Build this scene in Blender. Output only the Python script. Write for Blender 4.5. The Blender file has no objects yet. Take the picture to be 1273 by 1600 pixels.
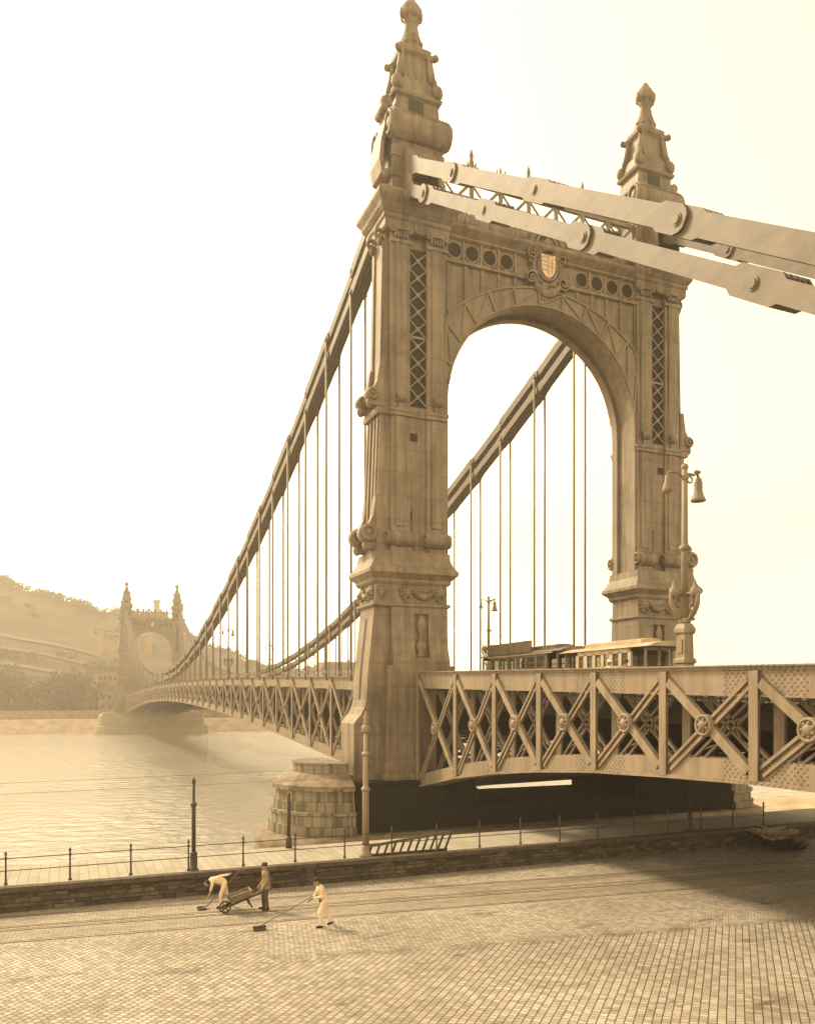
import bpy, bmesh, math, random
from mathutils import Vector, Matrix
R = math.radians
random.seed(7)
SC = bpy.context.scene
COL = SC.collection

# ------------------------------------------------------------------ camera, sky, sun, exposure
TH = R(22.7)                       # the bridge runs along +Y; the camera is turned 22.7 deg to the right of it
cam_d = bpy.data.cameras.new('camera'); cam = bpy.data.objects.new('camera', cam_d); COL.objects.link(cam)
cam.location = (0, 0, 7.7)
cam.rotation_euler = (R(90), 0, -TH)
cam_d.sensor_width = 36; cam_d.lens = 36*1256/1600
cam_d.shift_y = 293/1600; cam_d.shift_x = 0.0016
cam_d.clip_start = .1; cam_d.clip_end = 4000
SC.camera = cam

SUN_EL, SUN_AZ = 42, -34           # azimuth from +Y towards +X
TINT = (1.0, .835, .54)           # sepia print: the light carries one warm tone
w = bpy.data.worlds.new('World'); SC.world = w; w.use_nodes = True
nt = w.node_tree; nt.nodes.clear()
sky = nt.nodes.new('ShaderNodeTexSky'); sky.sky_type = 'NISHITA'; sky.sun_disc = False
sky.sun_elevation = R(SUN_EL); sky.sun_rotation = R(SUN_AZ); sky.dust_density = .8; sky.air_density = 1.6; sky.ozone_density = 1
bw = nt.nodes.new('ShaderNodeRGBToBW')
tn = nt.nodes.new('ShaderNodeMixRGB'); tn.blend_type = 'MULTIPLY'; tn.inputs[0].default_value = 1
tn.inputs[2].default_value = (*TINT, 1)
bg = nt.nodes.new('ShaderNodeBackground'); bg.inputs[1].default_value = .13
wo = nt.nodes.new('ShaderNodeOutputWorld')
nt.links.new(sky.outputs[0], bw.inputs[0]); nt.links.new(bw.outputs[0], tn.inputs[1])
nt.links.new(tn.outputs[0], bg.inputs[0]); nt.links.new(bg.outputs[0], wo.inputs[0])

sd = bpy.data.lights.new('sun', 'SUN'); so = bpy.data.objects.new('sun', sd); COL.objects.link(so)
sd.energy = 1.5; sd.angle = R(11); sd.color = (1.0, .84, .59)
ca = math.cos(R(SUN_EL))
sv = Vector((math.sin(R(SUN_AZ))*ca, math.cos(R(SUN_AZ))*ca, math.sin(R(SUN_EL))))
so.rotation_euler = sv.to_track_quat('Z', 'Y').to_euler(); so.location = sv*300

vs = SC.view_settings; vs.view_transform = 'Standard'; vs.look = 'None'; vs.gamma = 1; vs.exposure = 2.4
SC.cycles.use_denoising = True
SC.cycles.max_bounces = 6; SC.cycles.diffuse_bounces = 2; SC.cycles.glossy_bounces = 2
SC.cycles.volume_bounces = 0; SC.cycles.transparent_max_bounces = 8
SC.cycles.caustics_reflective = False; SC.cycles.caustics_refractive = False

# ------------------------------------------------------------------ mesh helper
class M:
    def __init__(s): s.v = []; s.f = []; s.sm = []; s.mi = []; s.cur = 0
    def add(s, vs, fs, smooth=False):
        b = len(s.v); s.v += [tuple(p) for p in vs]
        for f in fs: s.f.append([b+i for i in f]); s.sm.append(smooth); s.mi.append(s.cur)
        return s
    def box(s, x0, y0, z0, x1, y1, z1):
        return s.add([(x0,y0,z0),(x1,y0,z0),(x1,y1,z0),(x0,y1,z0),(x0,y0,z1),(x1,y0,z1),(x1,y1,z1),(x0,y1,z1)],
              [(0,3,2,1),(4,5,6,7),(0,1,5,4),(1,2,6,5),(2,3,7,6),(3,0,4,7)])
    def cbox(s, c, d): return s.box(c[0]-d[0]/2,c[1]-d[1]/2,c[2]-d[2]/2,c[0]+d[0]/2,c[1]+d[1]/2,c[2]+d[2]/2)
    def bar(s, p, q, w, h, up=(0,0,1)):
        p = Vector(p); q = Vector(q); d = (q-p).normalized(); u = Vector(up)
        a = d.cross(u)
        if a.length < 1e-5: a = d.cross(Vector((1,0,0)))
        a.normalize(); b = a.cross(d).normalized()
        vs = [e + a*(sx*w/2) + b*(sz*h/2) for e in (p,q) for sx,sz in ((-1,-1),(1,-1),(1,1),(-1,1))]
        return s.add(vs, [(0,1,2,3),(7,6,5,4),(0,4,5,1),(1,5,6,2),(2,6,7,3),(3,7,4,0)])
    def loft(s, rings, smooth=True, caps=True, close=True):
        n = len(rings[0]); vs = [p for r in rings for p in r]; fs = []
        for i in range(len(rings)-1):
            for j in range(n if close else n-1):
                k = (j+1) % n; fs.append((i*n+j, i*n+k, (i+1)*n+k, (i+1)*n+j))
        b = len(s.v); s.add(vs, fs, smooth)
        if caps:
            s.f.append([b+j for j in reversed(range(n))]); s.sm.append(False); s.mi.append(s.cur)
            s.f.append([b+(len(rings)-1)*n+j for j in range(n)]); s.sm.append(False); s.mi.append(s.cur)
        return s
    def tube(s, p, q, r0, r1=None, n=10):
        if r1 is None: r1 = r0
        p = Vector(p); q = Vector(q); d = (q-p).normalized()
        a = d.orthogonal().normalized(); b = d.cross(a)
        ring = lambda c, r: [c + a*(r*math.cos(t)) + b*(r*math.sin(t)) for t in [2*math.pi*i/n for i in range(n)]]
        return s.loft([ring(p,r0), ring(q,r1)])
    def path(s, pts, r, n=8):
        pts = [Vector(p) for p in pts]; rings = []; a = None
        for i, p in enumerate(pts):
            d = (pts[min(i+1,len(pts)-1)] - pts[max(i-1,0)]).normalized()
            if a is None: a = d.orthogonal().normalized()
            a = (a - d*a.dot(d)).normalized(); b = d.cross(a)
            rr = r[i] if isinstance(r, (list,tuple)) else r
            rings.append([p + a*(rr*math.cos(t)) + b*(rr*math.sin(t)) for t in [2*math.pi*k/n for k in range(n)]])
        return s.loft(rings)
    def lathe(s, cx, cy, prof, n=16, smooth=True, a0=0, a1=2*math.pi):
        full = abs(a1-a0-2*math.pi) < 1e-6
        m = n if full else n+1
        rings = [[(cx+r*math.cos(a0+(a1-a0)*k/n), cy+r*math.sin(a0+(a1-a0)*k/n), z) for k in range(m)] for r, z in prof]
        return s.loft(rings, smooth, True, True)
    def stack(s, cx, cy, prof):            # rectangular mouldings: (half x, half y, z)
        return s.loft([[(cx-a,cy-b,z),(cx+a,cy-b,z),(cx+a,cy+b,z),(cx-a,cy+b,z)] for a,b,z in prof], False)
    def rect(s, prof):                     # (x0,x1,y0,y1,z) rings
        return s.loft([[(x0,y0,z),(x1,y0,z),(x1,y1,z),(x0,y1,z)] for x0,x1,y0,y1,z in prof], False)
    def prism(s, poly, axis, a, b):        # poly in the other two axes
        mk = {'y': lambda p,t:(p[0],t,p[1]), 'x': lambda p,t:(t,p[0],p[1]), 'z': lambda p,t:(p[0],p[1],t)}[axis]
        return s.loft([[mk(p,a) for p in poly],[mk(p,b) for p in poly]], False)
    def ball(s, c, r, n=10, m=7):
        rx,ry,rz = r if isinstance(r,(tuple,list)) else (r,r,r)
        prof = [max(.02,math.sin(math.pi*i/m)) for i in range(m+1)]
        rings = [[(c[0]+rx*prof[i]*math.cos(2*math.pi*k/n), c[1]+ry*prof[i]*math.sin(2*math.pi*k/n), c[2]-rz*math.cos(math.pi*i/m)) for k in range(n)] for i in range(m+1)]
        return s.loft(rings)
    def torus(s, c, ra, rb, axis='y', n=24, m=8, sx=1, a0=0, a1=2*math.pi):
        full = abs(a1-a0-2*math.pi) < 1e-6; rings = []
        for i in range(n if full else n+1):
            t = a0+(a1-a0)*i/n; rg = []
            for k in range(m):
                u = 2*math.pi*k/m; rr = ra+rb*math.cos(u); e = rb*math.sin(u)
                x, z, y = rr*math.cos(t)*sx, rr*math.sin(t), e
                rg.append({'y':(c[0]+x,c[1]+y,c[2]+z),'x':(c[0]+y,c[1]+x,c[2]+z),'z':(c[0]+x,c[1]+z,c[2]+y)}[axis])
            rings.append(rg)
        if full: rings.append(rings[0])
        return s.loft(rings, True, not full)
    def spiral(s, c, axis, r, turns, wd, th, flip=1, n=26, a0=0.0):   # volute: coiled strip
        pts = []
        for i in range(n+1):
            t = i/n; rr = r*(1-.80*t); a = a0+flip*turns*2*math.pi*t
            pts.append((rr*math.cos(a), rr*math.sin(a)))
        rings = []
        for i,(x,z) in enumerate(pts):
            l = math.hypot(x,z) or 1; ox, oz = x/l*th, z/l*th
            q = [(x-ox,-wd,z-oz),(x+ox,-wd,z+oz),(x+ox,wd,z+oz),(x-ox,wd,z-oz)]
            if axis == 'y': q = [(c[0]+a,c[1]+b,c[2]+d) for a,b,d in q]
            else: q = [(c[0]+b,c[1]+a,c[2]+d) for a,b,d in q]
            rings.append(q)
        return s.loft(rings, False)
    def build(s, name, mat, parent=None, loc=None, fix=True):
        me = bpy.data.meshes.new(name); me.from_pydata(s.v, [], s.f)
        mats = mat if isinstance(mat,(list,tuple)) else [mat]
        for m_ in mats: me.materials.append(m_)
        me.polygons.foreach_set('use_smooth', s.sm); me.polygons.foreach_set('material_index', s.mi)
        if fix:
            b = bmesh.new(); b.from_mesh(me); bmesh.ops.recalc_face_normals(b, faces=b.faces); b.to_mesh(me); b.free()
        me.update()
        o = bpy.data.objects.new(name, me); COL.objects.link(o)
        if parent: o.parent = parent
        if loc: o.location = loc
        return o

def empty(name, loc=(0,0,0), parent=None):
    o = bpy.data.objects.new(name, None); COL.objects.link(o); o.location = loc; o.empty_display_size = .2
    if parent: o.parent = parent
    return o
def tag(o, label=None, cat=None, group=None, kind=None):
    if label: o['label'] = label
    if cat: o['category'] = cat
    if group: o['group'] = group
    if kind: o['kind'] = kind
    return o
def copy_tree(o, parent=None):
    c = o.copy(); COL.objects.link(c)
    if parent: c.parent = parent
    for ch in list(o.children): copy_tree(ch, c)
    return c

# ------------------------------------------------------------------ materials
class N:
    def __init__(s, name):
        s.m = bpy.data.materials.new(name); s.m.use_nodes = True; s.t = s.m.node_tree
        s.b = s.t.nodes['Principled BSDF']; s.out = s.t.nodes['Material Output']
        s.pos = s.t.nodes.new('ShaderNodeNewGeometry').outputs['Position']
    def n(s, ty, **kw):
        nd = s.t.nodes.new(ty)
        for k, v in kw.items(): setattr(nd, k, v)
        return nd
    def l(s, a, b): s.t.links.new(a, b)
    def map(s, vec=None, scale=(1,1,1), rot=(0,0,0), loc=(0,0,0)):
        m = s.n('ShaderNodeMapping'); s.l(vec or s.pos, m.inputs[0])
        m.inputs['Scale'].default_value = scale; m.inputs['Rotation'].default_value = rot; m.inputs['Location'].default_value = loc
        return m.outputs[0]
    def noise(s, scale, detail=4, vec=None, rough=.6):
        m = s.n('ShaderNodeTexNoise'); s.l(vec or s.pos, m.inputs['Vector'])
        m.inputs['Scale'].default_value = scale; m.inputs['Detail'].default_value = detail; m.inputs['Roughness'].default_value = rough
        return m.outputs['Fac']
    def ramp(s, fac, a, b, c0=(0,0,0), c1=(1,1,1)):
        r = s.n('ShaderNodeValToRGB'); s.l(fac, r.inputs[0]); e = r.color_ramp.elements
        e[0].position = a; e[1].position = b; e[0].color = (*c0,1); e[1].color = (*c1,1)
        return r.outputs[0]
    def mix(s, fac, a, b, mode='MIX'):
        m = s.n('ShaderNodeMixRGB', blend_type=mode)
        for i, x in ((0,fac),(1,a),(2,b)):
            if isinstance(x,(int,float)): m.inputs[i].default_value = x
            elif isinstance(x,tuple): m.inputs[i].default_value = (*x,1)
            else: s.l(x, m.inputs[i])
        return m.outputs[0]
    def math(s, op, a, b=0.0, c=None):
        m = s.n('ShaderNodeMath', operation=op)
        for i, x in enumerate((a,b) if c is None else (a,b,c)):
            if isinstance(x,(int,float)): m.inputs[i].default_value = x
            else: s.l(x, m.inputs[i])
        return m.outputs[0]
    def xyz(s, v=None):
        m = s.n('ShaderNodeSeparateXYZ'); s.l(v or s.pos, m.inputs[0]); return m.outputs
    def bump(s, h, strength=.5, dist=.02, prev=None):
        b = s.n('ShaderNodeBump'); s.l(h, b.inputs['Height']); b.inputs['Strength'].default_value = strength; b.inputs['Distance'].default_value = dist
        if prev: s.l(prev, b.inputs['Normal'])
        return b.outputs[0]
    def done(s, col, rough=.8, normal=None, spec=.3):
        if isinstance(col, tuple): s.b.inputs['Base Color'].default_value = (*col,1)
        else: s.l(col, s.b.inputs['Base Color'])
        if isinstance(rough,(int,float)): s.b.inputs['Roughness'].default_value = rough
        else: s.l(rough, s.b.inputs['Roughness'])
        s.b.inputs['Specular IOR Level'].default_value = spec
        if normal: s.l(normal, s.b.inputs['Normal'])
        return s.m
def k(c, f): return tuple(x*f for x in c)
WARM = (1.0, .745, .50)

def paint_mat(name, v, dark=.55, rivets=False, grime=.5, rough=.62, seams=False, tone=None, streak=(2.2,2.2,.22)):
    s = N(name); base = k(tone or WARM, v)
    st = s.noise(1.0, 6, s.map(scale=streak))             # rain streaks
    bl = s.noise(.55, 5)
    col = s.mix(s.ramp(st, .40, .72), base, k(base, dark))
    col = s.mix(s.math('MULTIPLY', s.ramp(bl, .45, .70), grime), col, (base[0]*dark*.9, base[1]*dark*.8, base[2]*dark*.66))
    col = s.mix(s.math('MULTIPLY', s.ramp(s.noise(9,3), .58, .75), .35), col, k(base, 1.25))
    h = s.noise(14, 4); nrm = s.bump(h, .25, .02)
    if seams:                                                    # plate joints with rows of rivets beside them
        o = s.xyz(); fz = s.math('ABSOLUTE', s.math('SUBTRACT', s.math('FRACT', s.math('DIVIDE', o['Z'], 1.55)), .5))
        line = s.math('LESS_THAN', fz, .010)
        row = s.math('MULTIPLY', s.math('LESS_THAN', s.math('ABSOLUTE', s.math('SUBTRACT', fz, .055)), .022), s.math('GREATER_THAN', s.math('SINE', s.math('MULTIPLY', s.math('ADD', o['X'], o['Y']), 2*math.pi/.14)), .1))
        col = s.mix(s.math('MULTIPLY', line, .55), col, k(base, .3)); col = s.mix(s.math('MULTIPLY', row, .22), col, k(base, .4))
        nrm = s.bump(s.math('SUBTRACT', row, line), .6, .02, nrm)
    if rivets:
        o = s.xyz()
        def dots(p):
            a = s.math('SINE', s.math('MULTIPLY', o['Y'], 2*math.pi/p)); b = s.math('SINE', s.math('MULTIPLY', o['Z'], 2*math.pi/p))
            return s.math('MULTIPLY', a, b)
        d = s.ramp(dots(.24), .36, .6)
        patch = s.ramp(s.math('SINE', s.math('MULTIPLY', o['Y'], 2*math.pi/8.68)), .30, .34)
        d = s.math('MULTIPLY', d, patch)
        nrm = s.bump(d, .8, .03, nrm)
        col = s.mix(s.math('MULTIPLY', d, .7), col, k(base, .3))
    return s.done(col, rough, nrm, .35)
STEEL = paint_mat('grey_bridge_paint', .235)
STEEL2 = paint_mat('weathered_iron_cladding', .235, .42, grime=.7, seams=True)
CHORD = paint_mat('riveted_plate_paint', .23, .6, rivets=True, grime=.35)
CHAIN = paint_mat('streaked_chain_paint', .14, .6, grime=.45, tone=(1,.77,.53), streak=(4,.5,1.6))
DARK = paint_mat('dark_iron_and_shade', .03, .6)  # near-black: painted shade in slots and openings, plain dark iron and panes elsewhere
OPENING_SHADE = N('painted_opening_shade').done((.02,.015,.01), .9)  # flat dark sheets painted as the shade inside openings
IRON = paint_mat('black_post_iron', .06, .6)
POST = paint_mat('pale_post_paint', .30, .55)
SHIELD = paint_mat('pale_enamel', .72, .8, grime=.15)

def stone_mat(name, v, course=.55, length=1.5, streak=.75, dark=.3, polar=False):
    s = N(name); base = k((1,.82,.58), v); o = s.xyz()
    cz = s.n('ShaderNodeCombineXYZ')
    if polar:     # courses wrap the round nose
        ang = s.math('ARCTAN2', s.math('SUBTRACT', o['Y'], 50.2), s.math('SUBTRACT', o['X'], 16.0))
        s.l(s.math('MULTIPLY', ang, 4.2), cz.inputs[0])
    else: s.l(s.math('ADD', o['X'], o['Y']), cz.inputs[0])
    s.l(o['Z'], cz.inputs[1])
    br = s.n('ShaderNodeTexBrick'); s.l(cz.outputs[0], br.inputs[0])
    br.inputs['Scale'].default_value = 1; br.inputs['Mortar Size'].default_value = .014; br.inputs['Mortar Smooth'].default_value = .4
    br.inputs['Brick Width'].default_value = length; br.inputs['Row Height'].default_value = course
    br.inputs['Color1'].default_value = (*base,1); br.inputs['Color2'].default_value = (*k(base,.86),1); br.inputs['Mortar'].default_value = (*k(base,.35),1)
    st = s.noise(1, 5, s.map(scale=(2.6,2.6,.14)))
    col = s.mix(s.math('MULTIPLY', s.ramp(st,.44,.60), streak), br.outputs['Color'], (base[0]*dark, base[1]*dark*.85, base[2]*dark*.65))
    col = s.mix(s.math('MULTIPLY', s.ramp(s.noise(1.3,6),.42,.68), .5), col, k(base,.5))
    h = s.math('SUBTRACT', s.math('MULTIPLY', s.noise(11,6), .5), br.outputs['Fac'])
    return s.done(col, .9, s.bump(h, .35, .03), .2)
PIER = stone_mat('streaked_limestone', .27, .62, 1.35, .8, .16, polar=True)
PIERW = stone_mat('shade_painted_masonry', .012, .75, 1.6, .7, .4)  # pier wall shade put into the stone colour, near black
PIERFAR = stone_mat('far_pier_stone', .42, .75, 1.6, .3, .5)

def flat_mat(name, v, var=.35, scale=5, rough=.85, bump=.2, tone=WARM):
    s = N(name); base = k(tone, v)
    col = s.mix(s.ramp(s.noise(scale, 5), .35, .7), k(base, 1+var*.4), k(base, 1-var))
    return s.done(col, rough, s.bump(s.noise(scale*4,4), bump, .01), .25)

# ------------------------------------------------------------------ ground: setts, tracks, promenade, river
def road_mat():
    s = N('granite_setts'); o = s.xyz()
    def setts(rot, bw, rh, off, seed):
        br = s.n('ShaderNodeTexBrick'); br.offset = off
        wob = s.mix(.012, s.pos, s.n('ShaderNodeTexNoise').outputs['Color'], 'ADD')
        mp = s.map(s.mix(1.0, s.pos, s.math('MULTIPLY', s.math('SUBTRACT', s.noise(.9,3), .5), .22), 'ADD'), rot=(0,0,R(rot)), loc=(seed,seed,0)); s.l(mp, br.inputs[0])
        fr = s.math('ABSOLUTE', s.math('SUBTRACT', s.math('FRACT', s.math('DIVIDE', s.xyz(mp)['Y'], rh)), .5))
        line = s.math('MULTIPLY', s.ramp(fr, .40, .475), s.ramp(s.noise(1.7,3), .25, .5, (.35,.35,.35)))
        br.inputs['Scale'].default_value = 1; br.inputs['Mortar Size'].default_value = .016; br.inputs['Mortar Smooth'].default_value = .9
        br.inputs['Brick Width'].default_value = bw; br.inputs['Row Height'].default_value = rh; br.inputs['Bias'].default_value = 0
        br.inputs['Color1'].default_value = (1,1,1,1); br.inputs['Color2'].default_value = (.60,.60,.60,1); br.inputs['Mortar'].default_value = (.22,.19,.15,1)
        return s.mix(s.math('MULTIPLY', line, .62), br.outputs['Color'], (.16,.135,.10)), s.math('MAXIMUM', br.outputs['Fac'], line)
    a = setts(-45, .165, .205, .37, 0); b = setts(45, .19, .15, .5, 3); c = setts(6, .30, .15, .5, 5)
    d = s.math('ADD', o['Y'], s.math('MULTIPLY', o['X'], .155))         # zone boundary, running skew to the quay
    d = s.math('ADD', d, s.math('MULTIPLY', s.math('SUBTRACT', s.noise(.7,2), .5), 1.0))
    east = s.ramp(s.math('MULTIPLY', o['X'], .1), .55, .56)
    zb = s.math('MULTIPLY', s.math('GREATER_THAN', d, 24.2), east)
    r = s.math('ADD', o['Y'], s.math('MULTIPLY', o['X'], .105))         # distance across the tram tracks
    zc = s.math('MULTIPLY', s.math('GREATER_THAN', r, 27.75), s.math('LESS_THAN', r, 32.0))
    col = s.mix(zc, s.mix(zb, a[0], b[0]), c[0]); fac = s.mix(zc, s.mix(zb, a[1], b[1]), c[1])
    base = s.mix(s.ramp(s.noise(.22,4),.35,.66), k((1,.86,.69),.44), k((1,.83,.64),.32))
    base = s.mix(s.math('MULTIPLY', s.ramp(s.noise(3.2,4),.45,.75), .35), base, k((1,.82,.62),.18))
    col = s.mix(1, base, col, 'MULTIPLY')
    wear = s.ramp(s.noise(.30,5, s.map(scale=(.35,1.6,1), rot=(0,0,R(6)))), .52, .63)   # dirt swept along the rails
    def band(c0, wd): return s.math('SUBTRACT', 1, s.math('MINIMUM', 1, s.math('DIVIDE', s.math('ABSOLUTE', s.math('SUBTRACT', r, c0)), wd)))
    tr = s.math('MAXIMUM', band(28.9,1.0), s.math('MULTIPLY', band(31.0,.8), .7))
    dirt = s.math('MULTIPLY', tr, s.math('ADD', .35, s.math('MULTIPLY', wear, .6)))
    grow = s.math('MULTIPLY', dirt, s.ramp(s.math('MULTIPLY', o['X'], .05), .0, .95, (.35,.35,.35), (1.35,1.35,1.35)))  # track bands get darker towards the right
    spots = s.math('MULTIPLY', s.ramp(s.noise(.62,6, s.map(scale=(.6,1.5,1), rot=(0,0,R(-25))), .72), .58, .68), .8)
    seam = s.math('MULTIPLY', s.math('SUBTRACT', 1, s.math('MINIMUM', 1, s.math('MULTIPLY', s.math('ABSOLUTE', s.math('SUBTRACT', d, 24.2)), 2.2))), s.ramp(s.noise(1.0,4),.4,.62))
    seam = s.math('MULTIPLY', s.math('MULTIPLY', seam, east), .75)
    col = s.mix(s.math('MINIMUM', s.math('MAXIMUM', grow, s.math('MAXIMUM', spots, seam)), .93), col, k((1,.78,.5),.075))
    col = s.mix(s.math('MULTIPLY', zc, .25), col, k((1,.85,.62),.30))
    h = s.math('SUBTRACT', s.math('MULTIPLY', s.noise(16,3), .30), fac)
    return s.done(col, .72, s.bump(h, .75, .035), .3)
tag(M().box(-80,-30,-.5,120,32.4,0).build('road', road_mat()), kind='structure')
RAIL = flat_mat('worn_rail_steel', .42, .3, 3, .38); GROOVE = flat_mat('dirt_filled_groove', .06, .5, 3)
for c in (28.2, 29.64, 30.06, 31.5):
    m = M()
    n = 40
    for i in range(n):
        x0, x1 = -40+i*3, -40+(i+1)*3
        m.add([(x0,c-.105*x0-.03,.006),(x1,c-.105*x1-.03,.006),(x1,c-.105*x1+.03,.006),(x0,c-.105*x0+.03,.006)], [(0,1,2,3)])
    m.cur = 1
    for i in range(n):
        x0, x1 = -40+i*3, -40+(i+1)*3
        for e in (-.075,.065): m.add([(x0,c-.105*x0+e-.04,.005),(x1,c-.105*x1+e-.04,.005),(x1,c-.105*x1+e+.04,.005),(x0,c-.105*x0+e+.04,.005)], [(0,1,2,3)])
    tag(m.build('tram_track', [RAIL, GROOVE]), kind='structure')

def prom_mat():
    s = N('promenade_slabs'); o = s.xyz()
    br = s.n('ShaderNodeTexBrick'); s.l(s.map(rot=(0,0,R(90))), br.inputs[0]); br.offset = .5
    br.inputs['Scale'].default_value = 1; br.inputs['Mortar Size'].default_value = .012; br.inputs['Mortar Smooth'].default_value = .3
    br.inputs['Brick Width'].default_value = 2.1; br.inputs['Row Height'].default_value = .36
    base = (.33,.29,.225)
    br.inputs['Color1'].default_value = (*base,1); br.inputs['Color2'].default_value = (*k(base,.82),1); br.inputs['Mortar'].default_value = (*k(base,.40),1)
    col = s.mix(s.math('MULTIPLY', s.ramp(s.noise(1.2,5),.45,.7),.5), br.outputs['Color'], k(base,.6))
    return s.done(col, .85, s.bump(s.math('MULTIPLY', br.outputs['Fac'], -1), .5, .02))
m = M()
m.box(-80,32.62,-7,120,36.9,.80)
tag(m.build('promenade', prom_mat()), kind='structure')

# retaining wall: coursed rubble under a long coping
def rubble_mat():
    s = N('rough_quay_stone'); info = s.n('ShaderNodeAttribute', attribute_name='tone')
    col = s.mix(info.outputs['Fac'], k((1,.75,.5),.035), k((1,.78,.52),.12))  # stone tones lowered to put the wall's shade into the colour
    col = s.mix(s.math('MULTIPLY', s.ramp(s.noise(2.5,5),.42,.7),.7), col, k((1,.75,.5),.05))
    col = s.mix(s.math('MULTIPLY', s.ramp(s.noise(.9,4),.60,.72),.5), col, k((1,.80,.55),.20))
    return s.done(col, .92, s.bump(s.noise(18,5), .8, .02), .2)
m = M(); tones = []
m.box(-60,32.34,-.3,70,32.615,.72); tones += [0]*6
rz = 0
for ci, hgt in enumerate((.17,.15,.18,.13,.12)):
    x = -32
    while x < 60:
        L = random.uniform(.22,.62); x1 = min(x+L, 60.2)
        y = 32.30 - random.uniform(0,.06) + .02*ci; t = random.random()
        j = .014
        a = [random.uniform(-.02,.02) for _ in range(6)]
        m.add([(x+j,y+a[0],rz+j),(x1-j,y+a[1],rz+j+a[4]*.4),(x1-j,y+a[2],rz+hgt-j),(x+j,y+a[3],rz+hgt-j+a[5]*.4),
               (x+j,32.35,rz+j),(x1-j,32.35,rz+j),(x1-j,32.35,rz+hgt-j),(x+j,32.35,rz+hgt-j)],
              [(0,1,2,3),(0,4,5,1),(1,5,6,2),(2,6,7,3),(3,7,4,0)]); tones += [t]*5
        x = x1
    rz += hgt
qw = m.build('quay_wall', rubble_mat(), fix=False)
at = qw.data.attributes.new('tone', 'FLOAT', 'FACE'); at.data.foreach_set('value', tones)
m = M(); x = -60
while x < 70:
    x1 = min(x+1.9, 70); m.box(x+.006, 32.22, .725, x1-.006, 32.66, .90+random.uniform(-.006,.006)); x = x1
m.build('coping', flat_mat('dark_coping_stone', .08, .5, 2.5), qw)
tag(qw, 'low rough stone wall with dark coping between the cobbled road and the promenade', 'wall', kind='thing')

def water_mat():
    s = N('river_water'); o = s.xyz()
    big = s.noise(.50, 3, s.map(scale=(.75,1.0,1), rot=(0,0,R(-20))), .5); sm = s.noise(1.5, 4, s.map(scale=(.5,1.1,1), rot=(0,0,R(8))))
    patch = s.ramp(s.noise(.02, 3, s.map(scale=(.4,1.5,1))), .35, .65)
    h = s.math('ADD', s.math('MULTIPLY', big, .7), s.math('MULTIPLY', sm, s.math('MULTIPLY', patch, .35)))
    return s.done((.34,.315,.265), .07, s.bump(h, .9, 1.2), .9)
bx = M().add([(-270,36.8,-6),(634,36.8,-6),(634,347,-6),(-270,347,-6)], [(0,1,2,3)])
tag(bx.build('river', water_mat(), fix=False), kind='structure')
tag(M().box(-270,36,-15,634,346,-12).build('river_bed', flat_mat('river_mud', .1)), kind='structure')

# far bank
BANK = flat_mat('bank_paving', .34, .4, .3); BANK2 = flat_mat('far_quay_stone', .40, .35, .5)
m = M()
m.add([(-270,345,-6.5),(634,345,-6.5),(634,356,-.6),(-270,356,-.6)], [(0,1,2,3)])
m.box(-270,356,-7,634,372,-.6)
tag(m.build('far_bank', BANK), kind='structure')
fw = M().box(-270,372,-1,634,373.2,2.6).build('embankment_wall', BANK2)
M().box(-270,371.7,2.6,634,373.4,3.0).build('coping', BANK2, fw)
tag(fw, 'long pale embankment wall along the far river bank', 'wall', kind='thing')

# hill: a height field, ridge falling to the right
def ridge(x):                    # ridge height along the skyline (X of a point at Y ~ 640)
    pts = [(-400,140),(-120,108),(-46,90),(-21,82),(-4,76.5),(18,71),(36,68),(59,63),(83,53),(107,44),(151,32),(180,27),(219,25),(330,21),(700,14)]
    for (a,za),(b,zb) in zip(pts, pts[1:]):
        if x <= b: return za+(zb-za)*max(0,(x-a))/(b-a)
    return pts[-1][1]
def hz(x, y):
    t = max(0, min(1, (y-384)/(600-384)))
    xr = x*640/max(y,384)
    z = 2.4 + (ridge(xr)-2.4)*(t**1.15)
    if y > 600: z = ridge(xr) - (y-600)*.12
    z += 2.2*math.sin(x*.045+y*.03)*t + 1.4*math.sin(x*.11-y*.06)*t
    return z
nx, ny = 90, 44; vs_, fs_ = [], []
for j in range(ny+1):
    for i in range(nx+1):
        x = -270+i*904/nx; y = 373+j*(720-373)/ny
        vs_.append((x,y,hz(x,y) if y > 384 else 2.4))
for j in range(ny):
    for i in range(nx): a = j*(nx+1)+i; fs_.append((a,a+1,a+nx+2,a+nx+1))
def hill_mat():
    s = N('scrub_hillside')
    col = s.mix(s.ramp(s.noise(.05,6, s.map(scale=(.5,1,2.2))), .42, .60), k((1,.77,.5),.065), k((1,.77,.5),.105))
    return s.done(col, .95, s.bump(s.noise(.6,4), .6, .5), .1)
tag(M().add(vs_, fs_, True).build('hillside', hill_mat(), fix=False), kind='structure')
pm = flat_mat('pale_footpath', .155, .2, .4)
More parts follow.
